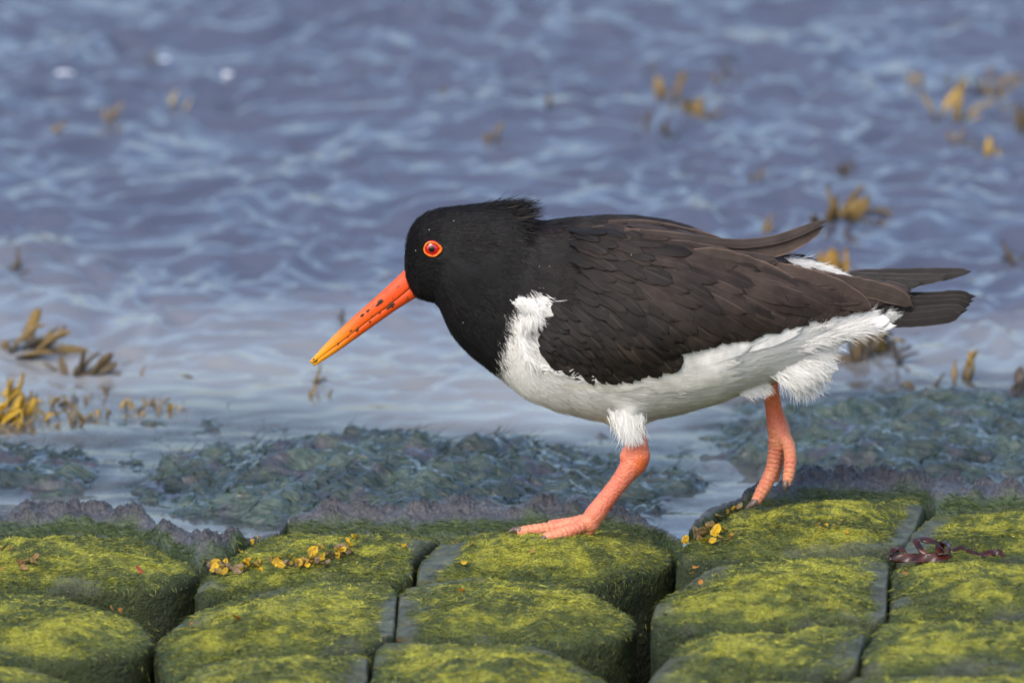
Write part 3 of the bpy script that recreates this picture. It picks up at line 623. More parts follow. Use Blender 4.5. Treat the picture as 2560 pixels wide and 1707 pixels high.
# solid white flecks standing in for bright highlights on the far water
def fleck_mesh(rs, r):
    V = []; n, m = 7, 12
    for i in range(n):
        p = math.pi * .5 * i / (n - 1)
        for j in range(m):
            a = 2 * math.pi * j / m; q = r * (1 + .25 * math.sin(3 * a + rs.random()) + .1 * rs.normal()); V.append((q * math.sin(p) * math.cos(a), q * .8 * math.sin(p) * math.sin(a), r * .5 * math.cos(p)))
    return mesh_np('glint_fleck', np.array(V), grid_faces(n, m, False, True)[:, ::-1])
for (x, y, r) in ((145, 172, 22), (380, 126, 15), (520, 172, 15)):
    p = at_z(x * K, y * K, ZW); o = link('glint_fleck', fleck_mesh(rsf, r * K * SP * 1.2), M['glint']); o.location = (p[0], p[1], wz(p[0], p[1]) - .001)
    tag(o, 'small white highlight on the far rippled water, built as a solid fleck', 'glint', 'white highlights on the far water, built as flecks')

# ------------------------------------------------------------------ wrack scraps and red weed on the blocks
def scrap_mesh(rs):
    n, m = 5, 12; V = []
    e = .55 + .35 * rs.random(); ph = rs.random() * 6; cup = .3 + .5 * rs.random()
    for sgn in (1, -1):
        for i in range(n):
            r = i / (n - 1)
            for j in range(m):
                a = 2 * math.pi * j / m; q = r * (1 + .14 * math.sin(2 * a + ph) + .08 * math.sin(5 * a + ph))
                x = q * math.cos(a); y = e * q * math.sin(a); V.append((x, y, cup * (x * x) * .5 + .10 * math.sin(3 * a + ph) * r + sgn * .17 * (1 - r ** 3)))
    F = np.concatenate([grid_faces(n, m, False, True)[:, ::-1], grid_faces(n, m, False, True, n * m)])
    me = mesh_np('wrack_scrap', np.array(V), F); me.materials.append(M['scrap']); return me
SCR = [scrap_mesh(rsf) for _ in range(8)]
def scrap(key, px, py, r, color, label, group):
    p = on_block(key, px, py); o = link('wrack_scrap', SCR[rsf.integers(8)]); s = r * SP; o.location = (p[0], p[1], p[2] + s * .35 + .0022)
    o.scale = (s, s, s); o.rotation_euler = (.7 + .35 * rsf.normal(), .35 * rsf.normal(), rsf.random() * 6.3)
    v = .75 + .5 * rsf.random(); o.color = (*[min(1, q * v) for q in color], 1); tag(o, label, 'seaweed', group)
l1 = 'small ochre seaweed scrap in the crowded patch on the block before the standing foot'
path = resample(chaikin([(512,1424),(560,1430),(640,1432),(720,1426),(790,1408),(850,1390),(890,1376)], 2, False), 200)
for _ in range(82):
    c = path[rsf.integers(len(path))]; x = c[0] + 12 * rsf.normal(); y = c[1] + 10 * rsf.normal()
    scrap('MA1', np.clip(x, 502, 1000), np.clip(y, 1365, 1448), 7 + 10 * rsf.random() ** 1.5, (GOLD, OCHRE, GOLD, (.24, .17, .10))[rsf.integers(4)], l1, 'scraps on the block before the standing foot')
for (x, y) in ((590,1380),(615,1368),(640,1356),(870,1360),(885,1352),(1010,1375),(600,1388),(630,1366)): scrap('MA1', x, y, 8, GOLD, l1, 'scraps on the block before the standing foot')
l2 = 'ochre seaweed scrap at the pointed end of the block under the lifted foot'
for (x, y, r) in ((1715,1362,16),(1740,1350,24),(1762,1345,24),(1790,1340,18),(1775,1325,17),(1800,1355,13),(1820,1362,12),(1782,1363,11),(1798,1303,13),(1815,1291,11),(1832,1284,11),(1848,1277,10),(1828,1350,9),(1850,1340,8),(1760,1362,13),(1810,1336,11)):
    scrap('RA1', x, y, r, (GOLD, OCHRE, (.3, .2, .08))[rsf.integers(3)], l2, 'scraps at the end of the block under the lifted foot')
l3 = 'tiny ochre seaweed scrap lying on the middle of the block under the lifted foot'
for (x, y, r) in ((2055,1333,11),(2065,1324,8),(2048,1320,6),(2088,1325,7),(2116,1340,7),(2130,1332,5),(1946,1329,8),(2018,1361,8),(1900,1374,8),(1942,1384,6),(2028,1370,6),(2100,1312,6)):
    scrap('RA1', x, y, r, (GOLD, OCHRE)[rsf.integers(2)], l3, 'scraps on the middle of the block under the lifted foot')
l4 = 'tiny ochre seaweed scrap on the block the bird stands on'
for (x, y, r) in ((1143,1366,8),(1180,1371,8),(1246,1408,9),(1330,1388,8),(1322,1427,13),(1280,1396,6),(1402,1442,8),(1512,1418,7),(1498,1430,7),(1160,1418,8),(1270,1422,6),(1345,1404,9)):
    scrap('MA2', x, y, r, (OCHRE, GOLD, (.25, .18, .09))[rsf.integers(3)], l4, 'scraps on the block the bird stands on')
l5 = 'small ochre seaweed scrap on the mossy block beside the dark gap by the left ledge'
for (x, y, r) in ((50,1420,15),(70,1412,13),(85,1416,10),(60,1430,10),(10,1382,12),(25,1380,8),(185,1336,8),(135,1452,8),(90,1402,9),(4,1432,7)):
    scrap('LA', x, y, r, (OCHRE, (.3, .17, .07))[rsf.integers(2)], l5, 'scraps on the block by the left ledge')
scrap('LA', 350, 1440, 15, (.28, .07, .02), 'rust red seaweed scrap on the mossy block beside the dark gap', None)
l6 = 'tiny blurred orange seaweed scrap on a foreground mossy block'
for k, x, y, r in (('MB2',1153,1487,10),('MC2',1000,1612,8),('RB1',1730,1445,8),('RB1',1752,1466,8),('RB1',1740,1430,10),('MB1',560,1500,12),('MB1',590,1555,14),('MB1',480,1570,8),('LB',280,1532,9),('LB',300,1540,10),('RB2',2262,1443,7)):
    scrap(k, x, y, r, (.42, .17, .02), l6, 'scraps on the foreground blocks')

def ribbon(name, pts, w, mat, parent, roll=0.0, thick=.00022):
    p = resample(chaikin(pts, 3, False), 26); t = np.gradient(p, axis=0); t /= np.linalg.norm(t, axis=1)[:, None]
    up = np.array([.1, -.85, .5]); b = np.cross(t, up); b /= np.linalg.norm(b, axis=1)[:, None] + 1e-9; nn = np.cross(b, t)
    s = np.linspace(0, 1, 26); ww = w * (.55 + .45 * np.sin(np.pi * s)) * .5 * (1 + .15 * np.sin(s * 17)); r = roll * s
    b2 = b * np.cos(r)[:, None] + nn * np.sin(r)[:, None]; n2 = -b * np.sin(r)[:, None] + nn * np.cos(r)[:, None]
    V = []
    for a in np.linspace(0, 2 * np.pi, 8, endpoint=False): V.append(p + b2 * (ww * math.cos(a))[:, None] + n2 * (thick * math.sin(a) + .45 * ww * np.abs(math.cos(a)) * np.sin(s * 15 + 2.2 * math.cos(a)))[:, None])
    V = np.array(V).transpose(1, 0, 2); F = [tuple(map(int, f)) for f in grid_faces(26, 8, False, True)] + [tuple(range(8)), tuple(range(8 * 25, 8 * 26))[::-1]]
    return link(name, mesh_np(name, V, F), mat, parent)
def red_weed():
    base = at_z(2300, 1395, ZR); root = empty('red_seaweed', base); tag(root, 'dark red ribbon seaweed lying in the joint between two right blocks', 'seaweed')
    def P(lst): return [at_y(x, y, base[1] - .01 + dy) - base for x, y, dy in lst]
    Z = [([(2222,1392,.0),(2260,1396,0),(2310,1394,0),(2360,1394,.0),(2378,1384,.005)], 20, .2), ([(2318,1392,.0),(2300,1370,.004),(2288,1352,.012),(2300,1344,.016),(2330,1352,.012),(2355,1368,.004),(2372,1380,0)], 15, .9),
         ([(2352,1385,.0),(2348,1365,.01),(2366,1354,.012),(2368,1372,.0),(2374,1388,-.004)], 22, 1.2), ([(2378,1376,.0),(2400,1368,.004),(2420,1374,.006),(2450,1388,.006),(2470,1388,.004)], 9, .6),
         ([(2450,1388,.004),(2480,1380,.008),(2500,1380,.008),(2512,1390,.006)], 14, .3), ([(2226,1384,.0),(2240,1368,.006),(2256,1376,.006),(2272,1388,.002)], 12, 1.0), ([(2234,1380,.004),(2250,1370,.01),(2264,1380,.008)], 9, .4)]
    for pts, w, r in Z: ribbon('ribbon', P(pts), w * 1.35 * SP, M['redweed'], root, r)
    b2 = on_block('MB1', 740, 1618); r2 = empty('red_seaweed', b2); tag(r2, 'small dark red seaweed thread in the joint before the middle foreground block', 'seaweed')
    def Q(lst): return [at_y(x, y, b2[1] - .004 + dy) - b2 for x, y, dy in lst]
    ribbon('ribbon', Q([(726,1592,.0),(734,1604,0),(748,1616,.0),(800,1618,0),(860,1622,0),(925,1618,0)]), 9 * SP, M['redweed'], r2, .5)
    ribbon('ribbon', Q([(740,1616,.0),(790,1624,0),(830,1620,.0)]), 8 * SP, M['redweed'], r2, .5)
red_weed()

# ------------------------------------------------------------------ the oystercatcher
bird = empty('oystercatcher', (float(at_y(1440, 1330, -.02)[0]), 0, float(at_y(1440, 1330, -.02)[2])))
tag(bird, 'black and white wading bird with long orange bill walking over the mossy blocks', 'bird')
BORG = np.array(bird.location)
def bl(name, me, mat, parent=None):          # link a part whose mesh is in world coordinates
    o = link(name, me, mat, parent or bird)
    if parent is None: o.location = -Vector(BORG)
    return o
TOP = dpx([(929,598),(931,572),(936,545),(945,524),(960,503),(980,490),(1010,481),(1060,474),(1120,468),(1165,466),(1190,474),(1208,498),(1224,507),(1250,508),(1300,501),(1380,495),(1450,494),(1520,503),(1580,518),(1640,544),(1700,560),(1760,572),(1830,594),(1900,615),(1960,640),(2040,675),(2110,705)])
BOT = dpx([(929,612),(931,630),(936,650),(945,668),(958,684),(980,690),(1000,694),(1014,708),(1024,740),(1045,778),(1080,815),(1120,846),(1150,868),(1200,906),(1260,934),(1330,955),(1400,970),(1450,972),(1480,966),(1550,952),(1640,927),(1700,904),(1750,885),(1800,866),(1850,840),(1900,805),(1960,775),(2040,748),(2110,720)])
WID = dpx([(929,4),(931,16),(936,27),(945,38),(960,50),(1000,64),(1060,76),(1120,82),(1200,98),(1260,132),(1350,176),(1450,203),(1550,208),(1650,194),(1750,162),(1850,118),(1950,68),(2040,34),(2110,8)])
def sect(px):
    tp = np.interp(px, TOP[:, 0], TOP[:, 1]); bt = np.interp(px, BOT[:, 0], BOT[:, 1]); a = np.interp(px, WID[:, 0], WID[:, 1]) * SP
    vt = (853.5 - tp) * SP; vb = (853.5 - bt) * SP; h = (vt - vb) / 2; a = np.minimum(a, h / ST * .8)
    b = np.sqrt(np.maximum(h * h - (a * ST) ** 2, 1e-10)) / CT
    return a, b, (vt + vb) / 2 / CT, h, (vt + vb) / 2
def smooth_tables():
    global TOP, BOT, WID
    g = np.concatenate([np.linspace(929, 1000, 60), np.linspace(1003, 2110, 330)]) * K
    def sm(T, r):
        v = np.interp(g, T[:, 0], T[:, 1]); w = np.ones(r) / r; q = np.convolve(np.pad(v, r // 2, mode='edge'), w, 'valid')[:len(v)]; return np.stack([g, q], 1)
    TOP, BOT, WID = sm(TOP, 7), sm(BOT, 7), sm(WID, 11)
smooth_tables()
def SB(px, phi, off=0.0):
    a, b, zc, h, vc = sect(px); x = (px - 1280) * SP
    return np.stack([x + 0 * phi, -(a + off) * np.sin(phi), zc + (b + off) * np.cos(phi)], -1)
def inv_phi(px, py):
    a, b, zc, h, vc = sect(px); v = (853.5 - py) * SP; d = np.arctan2(a * ST, b * CT)
    return np.arccos(np.clip((v - vc) / h, -1, 1)) - d
def fwd_py(px, phi):
    a, b, zc, h, vc = sect(px); d = np.arctan2(a * ST, b * CT); return 853.5 - (vc + h * np.cos(np.abs(phi) + d)) / SP
WHITE_P = dpx([(1222,660),(1192,684),(1172,714),(1164,760),(1151,800),(1147,850),(1150,880),(1150,1150),(2160,1150),(2120,740),(2045,735),(2000,712),(1900,735),(1840,747),(1700,786),(1560,836),(1470,858),(1400,862),(1330,850),(1250,835),(1224,790),(1217,748),(1245,740),(1265,712),(1234,694)])
RUMP_P = dpx([(1800,560),(1815,592),(1945,640),(2010,665),(2050,660),(1990,620),(1900,570)])
BLK = np.array([.0098, .0095, .0105]); BRN = np.array([.040, .031, .026]); WHT = np.array([.80, .79, .765])
def plum_col(px, py, jit):
    w = inside(WHITE_P, px + jit[..., 0], py + jit[..., 1]) | inside(RUMP_P, px + jit[..., 0], py + jit[..., 1])
    br = sstep(1180 * K, 1420 * K, px)[..., None] * .75
    dark = BLK + (BRN - BLK) * br
    return np.where(w[..., None], WHT, dark), w
def build_body():
    px = np.concatenate([np.linspace(929.2, 1000, 46), np.linspace(1003, 2109, 300)]) * K; na = 112
    ph = np.linspace(0, 2 * np.pi, na, endpoint=False)
    PX, PH = np.meshgrid(px, ph, indexing='ij'); phs = np.where(PH > np.pi, PH - 2 * np.pi, PH)
    off = .0012 * fbm(PX * .012, phs * 4, 1.0, 3) * sstep(940 * K, 1010 * K, PX)
    # cheek and brow modelling
    PY = fwd_py(PX, phs)
    off += np.where(phs > 0, .010, 0) * np.exp(-(((PX - 1440 * K) / 34) ** 2 + ((PY - 964 * K) / 26) ** 2))
    off += .0016 * np.exp(-(((PX - 1090 * K) / 60) ** 2 + ((PY - 640 * K) / 45) ** 2)) - .0016 * np.exp(-(((PX - 985 * K) / 45) ** 2 + ((PY - 578 * K) / 34) ** 2))
    V = SB(PX, PH, off)
    col, w = plum_col(PX, PY, np.zeros(PX.shape + (2,)))
    front = SB(np.array([929.0 * K]), np.array([0.0]))[0]
    nr = len(px); Vv = np.concatenate([V.reshape(-1, 3), [V[0].mean(0), V[-1].mean(0)]]); C = np.concatenate([col.reshape(-1, 3), [BLK, WHT]])
    F = [tuple(map(int, f[::-1])) for f in grid_faces(nr, na, False, True)]
    F += [(nr * na, (j + 1) % na, j) for j in range(na)] + [(nr * na + 1, (nr - 1) * na + j, (nr - 1) * na + (j + 1) % na) for j in range(na)]
    return bl('body', mesh_np('body', Vv, F, col=C), M['body'])
body = build_body()

def build_plumage():
    rs = np.random.default_rng(5)
    def sample(n, x0, x1, f0, f1, side):
        px = (x0 + (x1 - x0) * rs.random(n)) * K; ph = f0 + (f1 - f0) * rs.random(n); return px, ph * side
    PX, PH = [], []
    for n, x0, x1, f0, f1, s in ((20000, 932, 1240, -.05, 3.15, 1), (34000, 1140, 2060, -.1, 3.15, 1), (14000, 1140, 1300, .6, 2.8, 1), (7000, 932, 1240, 0, 3.1, -1), (9000, 1240, 2060, 0, 3.15, -1)):
        a, b = sample(n, x0, x1, f0, f1, s); PX.append(a); PH.append(b)
    px = np.concatenate(PX); ph = np.concatenate(PH); n = len(px)
    py = fwd_py(px, ph)
    jit = rs.normal(0, 1, (n, 2)) * np.array([9, 5])
    col, w = plum_col(px, py, jit)
    # bare patch for eye and bill base
    ok = (np.hypot((px - 1080) / 27, (py - 623) / 24) > 1)
    head = sstep(1260 * K, 1080 * K, px)
    e = 1.5
    P = SB(px, ph, -.0003); Pn = SB(px + e, ph, -.0003); Pm = SB(px, ph + .01, -.0003)
    T = Pn - P; Ta = Pm - P; N = np.cross(T, Ta); N /= np.linalg.norm(N, axis=1)[:, None]
    cen = SB(px, ph, 0.01) - SB(px, ph, 0); N *= np.sign(np.sum(N * cen, 1))[:, None]
    T /= np.linalg.norm(T, axis=1)[:, None]; Ta -= T * np.sum(Ta * T, 1)[:, None]; Ta /= np.linalg.norm(Ta, axis=1)[:, None] + 1e-9
    Ta *= np.sign(ph + 1e-9)[:, None]
    an = .16 * fbm(px * .016, py * .022, .5, 2) + .07 * rs.normal(size=n)
    # breast plumage sweeps down and back, neck too
    an = an + .35 * np.exp(-((px - 1165 * K) / 70) ** 2) * sstep(600 * K, 720 * K, py)
    T = T * np.cos(an)[:, None] + Ta * np.sin(an)[:, None]
    L = .0042 + .0030 * (1 - head) + .0040 * w * (1 - head); L = L * (.6 + .8 * rs.random(n)); L = L * (.45 + .55 * sstep(935 * K, 990 * K, px))
    lift = .0003 + .0006 * rs.random(n) ** 2 + .0006 * (1 - head) * w * rs.random(n) ** 3; lift = lift + .0003; lift = np.where((px > 1225 * K) & ~w, .0005, lift)
    W = .00040 + .00015 * (1 - head) + .00010 * w
    v = np.exp(rs.normal(0, .30, n) * np.where(w, .16, 1.0))
    c = col * v[:, None]
    c = np.where(w[:, None], np.minimum(c, .84), c)
    clump = fbm(px * .05, py * .09, 2.0, 3)
    c = c * (1 + np.where(w, .03, .35) * clump)[:, None]
    # oily green-violet cast of the neck
    hue = fbm(px * .02, py * .02, 9, 2)
    c[:, 1] *= np.where(w, 1, 1 + .12 * np.clip(hue, -1, 1)); c[:, 0] *= np.where(w, 1, 1 - .08 * np.clip(hue, -1, 1))
    k = ok & ~((px > 1270 * K) & (py < 545 * K) & (rs.random(n) < .5))
    P = P + N * .0004
    strands('contour_plumage', P[k], N[k], T[k], L[k], W[k], lift[k], c[k], body, M['plume'], 3, rs.normal(0, .12, n)[k], rs.normal(0, .16, n)[k])
    # ruffled nape crest
    n = 2600; qx = (1085 + 118 * rs.random(n) ** .8) * K; qh = np.clip(rs.normal(0.25, .60, n), -1.2, 1.6)
    P = SB(qx, qh, -.001); N = SB(qx, qh, .01) - SB(qx, qh); N /= np.linalg.norm(N, axis=1)[:, None]
    el = np.radians(13 - 30 * np.clip(np.abs(qh), 0, 2) + rs.normal(0, 7, n)); T = np.stack([np.cos(el), .10 * rs.normal(size=n) - .12 * np.sin(qh), np.sin(el)], 1); T += N * .05; T /= np.linalg.norm(T, axis=1)[:, None]
    c = BLK * np.exp(rs.normal(0, .35, (n, 1))); c = np.where((rs.random(n) < .14)[:, None], BRN * 1.3, c)
    strands('nape_crest', P, N, T, (.006 + .008 * rs.random(n)) * (1 + .25 * (np.abs(qh) < .5)), .00050, .0006 * rs.random(n), c, body, M['plume'], 4, rs.normal(0, .16, n), rs.normal(0, .5, n))
    # white tufts: shoulder spur over the wing, flank fringe over the lower wing edge, vent fluff, undertail, rump fringe, leg feathering
    TP, TN, TT, TL, TLi, TC, TW = [], [], [], [], [], [], []
    def tuft(n, path, spread, ang, aspread, L, y, liftmul, colr=WHT, w=.0004, lj=.5):
        p = dpx(path); q = resample(p, 200) if len(p) > 1 else np.repeat(p, 200, 0); i = rs.integers(0, 200, n); tfrac = i / 199.0
        X = q[i, 0] + rs.normal(0, spread, n); Yp = q[i, 1] + rs.normal(0, spread, n)
        yy = np.interp(tfrac, np.linspace(0, 1, len(np.atleast_1d(y))), np.atleast_1d(y)) + rs.normal(0, .0008, n)
        a = np.radians(np.interp(tfrac, np.linspace(0, 1, len(np.atleast_1d(ang))), np.atleast_1d(ang)) + rs.normal(0, aspread, n))
        P3 = at_y(X, Yp, yy); TP.append(P3); TN.append(np.tile(np.array([[0, -.95, .3]]), (n, 1))); TT.append(np.stack([np.cos(a), -.06 + .1 * rs.normal(size=n), -np.sin(a)], 1))
        TL.append(L * (1 - lj + 2 * lj * rs.random(n)) * SP * K); TLi.append(liftmul * rs.random(n)); TC.append(colr * np.exp(rs.normal(0, .06, (n, 1)))); TW.append(np.full(n, w))
    ysurf = lambda x, y, off=.0: float(SB(np.array(x * K), inv_phi(np.array(x * K), np.array(y * K)), off)[1])
    tuft(800, [(1185,695),(1203,692),(1218,698),(1228,710)], 5, [36, 50], 10, 24, [ysurf(1190, 695, .004), ysurf(1240, 705, .0075)], .002)
    tuft(520, [(1200,745),(1212,735),(1235,718)], 5, [80, 62], 12, 24, [ysurf(1200, 745, .004), ysurf(1235, 718, .008)], .002)
    tuft(560, [(1196,770),(1200,800),(1215,822)], 4, [62, 40], 12, 34, [ysurf(1196, 770, .004), ysurf(1215, 822, .005)], .002)
    tuft(700, [(1235,838),(1270,850),(1320,862),(1400,874)], 5, [16, -14, -6, 4], 8, 30, [ysurf(1235, 838, .003), ysurf(1290, 855, .0065), ysurf(1400, 874, .002)], .002)
    tuft(2000, [(1780,850),(1825,822),(1850,800)], 9, [36, 26, 14], 8, 60, [-.026, -.022, -.018], .004, lj=.4)
    tuft(1100, [(1850,800),(1870,775),(1885,765)], 8, [34, 20, 10], 9, 40, [-.018, -.014, -.01], .003, lj=.4)
    tuft(900, [(1810,856),(1836,850),(1850,845)], 6, [62, 46], 8, 58, [-.016, -.012], .003, lj=.35)
    tuft(1500, [(1790,806),(1850,782),(1920,762),(1955,752)], 5, [-15, -12, -7], 3, 60, [-.028, -.024, -.02, -.017], .002)
    tuft(260, [(1850,765),(1880,756),(1900,750)], 3, [-48, -34], 8, 22, [-.030, -.026], .001, w=.0003)
    tuft(900, [(1806,600),(1850,606),(1880,614),(1912,626)], 4, [8, 14, 20], 6, 26, [-.014, -.012, -.010, -.008], .001)
    tuft(1500, [(1412,950),(1440,956),(1466,950)], 9, [60, 76, 100], 6, 44, [-.033, -.037, -.033], .001, w=.0004)
    tuft(420, [(1436,982),(1452,984)], 5, [80, 66], 11, 30, [-.037, -.034], .002, w=.0004)
    tuft(120, [(1458,965),(1470,966)], 3, [80], 10, 24, [-.034], .002, colr=np.array([.35, .31, .27]))
    tuft(500, [(1700,900),(1745,884),(1760,880)], 4, [20, 36, 60], 13, 24, [-.022, -.02, -.018], .002)
    P = np.concatenate(TP); N = np.concatenate(TN); T = np.concatenate(TT); N /= np.linalg.norm(N, axis=1)[:, None]; T /= np.linalg.norm(T, axis=1)[:, None]
    n = len(P)
    strands('white_tufts', P, N, T, np.concatenate(TL), np.concatenate(TW) * (.7 + .7 * rs.random(n)), np.concatenate(TLi), np.minimum(np.concatenate(TC), .85), body, M['plume'], 4, rs.normal(0, .2, n), rs.normal(0, .4, n))
    # thin mirrored fluff on the far flank
build_plumage()

# feathers -----------------------------------------------------------
def vane(C, side, nrm, w, tipround=.5, rs=None, camber=.12, notch=True, n=None):
    """C centreline (n,3), side (n,3) across, nrm (n,3) out, w full width"""
    n = len(C); s = np.linspace(0, 1, n); m = 9
    prof = np.sqrt(np.clip(1 - np.clip((s - tipround) / (1 - tipround), 0, 1) ** 2.2, 0, 1)) * np.clip(.45 + s * 2.4, 0, 1)
    t = np.linspace(-1, 1, m); V = np.empty((n, m, 3)); UV = np.empty((n, m, 2))
    ed = np.ones((n, m))
    if rs is not None: ed[:, 0] += .035 * rs.normal(size=n) * (s > .25); ed[:, -1] += .035 * rs.normal(size=n) * (s > .25)
    for k in range(m):
        ww = prof * w * .5 * t[k] * ed[:, k]
        back = -.10 * w * (abs(t[k]) ** 2) * (s > .9)
        V[:, k] = C + side * ww[:, None] + nrm * (camber * w * .5 * (1 - t[k] ** 2) * prof)[:, None]
        UV[:, k, 0] = s; UV[:, k, 1] = .5 + .5 * t[k]
    if rs is not None: V[-1] += (C[-1] - C[-2]) * (.25 * rs.normal(size=(m, 1)))
    return V, UV
def feather_mesh(V, UV):
    n, m = V.shape[:2]; th = .00022
    F = grid_faces(n, m)
    return mesh_np('feather', V, F[:, ::-1], uv=UV.reshape(-1, 2))
def add_feather(name, me, parent, color, rim=.12):
    o = link(name, me, M['feather'], parent); o.color = (*[float(q) * (.8 if color[0] < .3 else 1) for q in color], rim); return o

wing = empty('wing', (0, 0, 0), bird); wing.location = -Vector(BORG); wing['label'] = 'folded near wing in brown black feathers'
fwing = empty('wing', (0, 0, 0), bird); fwing.location = -Vector(BORG)
WING_P = dpx([(1228,600),(1240,560),(1300,525),(1450,515),(1560,535),(1650,565),(1760,590),(1860,640),(1930,680),(1990,712),(1900,728),(1840,742),(1720,780),(1640,800),(1560,832),(1490,852),(1410,866),(1330,848),(1252,832),(1226,788),(1232,742),(1268,712),(1246,690),(1232,650)])
def wing_off(px, py):
    d = sdist(WING_P, px, py); return .0052 * sstep(-10, 85, d) + .0012
def build_wing():
    rs = np.random.default_rng(9)
    # scan anchors row by row, from the rear-lower rows to the front so that the front ones lie on top
    A = []
    for row, yb in enumerate(np.arange(505, 862, 15)):
        xx = 1232.0 + (row % 2) * 11
        while xx < 1900:
            A.append((xx + rs.normal(0, 3.5), yb + rs.normal(0, 3.0))); fx = np.clip((xx - 1232) / 420, 0, 1); xx += 22 + 30 * fx
    A = np.array(A) * K
    d = sdist(WING_P, A[:, 0], A[:, 1])
    A = A[(d > 3) & ~((A[:, 0] < 1300 * K) & (A[:, 1] < 690 * K))]
    print('wing anchors', len(A))
    cnt = 0
    for px, py in A:
        t = np.clip((py / K - (505 + .10 * max(0, px / K - 1450))) / 330, 0, 1); fx = np.clip((px / K - 1232) / 420, 0, 1)
        ang = 2 + 44 * t ** .9; ang = ang * (1 - .55 * np.clip((px / K - 1520) / 330, 0, 1)) + 8 * (1 - fx) * (1 - t) + rs.normal(0, 3.5)
        L = (42 + 118 * fx * (1.0 - .2 * t)) * K * (.85 + .35 * rs.random()); Wd = (24 + 17 * fx * (1 - .2 * t)) * K * (.85 + .4 * rs.random())
        # shorten so tips do not overrun the wing edge
        a = math.radians(ang)
        while L > 14:
            tx, ty = px + L * math.cos(a), py + L * math.sin(a)
            dd = float(sdist(WING_P, np.array(tx), np.array(ty)))
            lim = tx < 1700 or ty < np.interp(tx, [1700, 1868, 1954, 2046, 2200], [880, 846, 820, 798, 770]) - 4
            if lim and (dd > -9 - 6 * rs.random() or tx > 1850 * K): break
            L *= .88
        if L < 16: continue
        ns = 11; s = np.linspace(0, 1, ns); curve = rs.normal(0.05, .05)
        cx = px + L * s * math.cos(a) - curve * L * s * s * math.sin(a); cy = py + L * s * math.sin(a) + curve * L * s * s * math.cos(a)
        # base dips under, tip stands proud
        wo = wing_off(cx, cy); lift = (.0003 + .0014 * s) * (.6 + .8 * rs.random())
        ph = np.maximum(inv_phi(cx, cy), -.25); C = SB(cx, ph, wo + lift)
        tg = np.gradient(C, axis=0); tg /= np.linalg.norm(tg, axis=1)[:, None]
        nr = SB(cx, ph, .01) - SB(cx, ph, 0); nr -= tg * np.sum(nr * tg, 1)[:, None]; nr /= np.linalg.norm(nr, axis=1)[:, None]
        sd = np.cross(nr, tg); roll = -.09 + rs.normal(0, .05); sd2 = sd * math.cos(roll) + nr * math.sin(roll)
        V, UV = vane(C, sd2, nr, Wd * SP, .55, rs, .10)
        br = np.clip(-.05 + .85 * fx * (1 - .85 * t) + .25 * np.clip((px / K - 1560) / 300, 0, 1) + rs.normal(0, .10), 0, 1)
        bk_ = np.array([.0140, .0118, .0105]); col = (bk_ + (np.array([.072, .050, .040]) - bk_) * br) * np.exp(rs.normal(0, .11))
        me = feather_mesh(V, UV); add_feather('feather', me, wing, col)
        if cnt % 2 == 0 and ph.min() > .85:
            V2 = V.copy(); V2[..., 1] *= -1; add_feather('feather', mesh_np('feather', V2, grid_faces(*V2.shape[:2]), uv=UV.reshape(-1, 2)), fwing, col)
        cnt += 1
    print('wing feathers', cnt)
build_wing()

def long_feather(name, parent, path, w, y0, y1, color, roll=0.0, tipround=.72, src=True, seed=0, camber=.10, n=22, back=False):
    rs = np.random.default_rng(1000 + seed); p = np.array(path, float) if src else dpx(path)
    c = resample(chaikin(p, 3, False), n); y = np.linspace(y0, y1, n); C = at_y(c[:, 0], c[:, 1], y)
    tg = np.gradient(C, axis=0); tg /= np.linalg.norm(tg, axis=1)[:, None]; nr = np.tile(np.array([0, -.93, .37]), (n, 1)); nr -= tg * np.sum(nr * tg, 1)[:, None]; nr /= np.linalg.norm(nr, axis=1)[:, None]
    sd = np.cross(nr, tg); sd = sd * math.cos(roll) + nr * math.sin(roll)
    V, UV = vane(C, sd, nr, w * SP, tipround, rs, camber)
    return add_feather(name, feather_mesh(V, UV), parent, color, 1.0 if color[0] < .3 else .0)
B1 = (.062, .046, .038); B2 = (.052, .040, .034); DK = (.020, .018, .018); B3 = (.075, .054, .044)
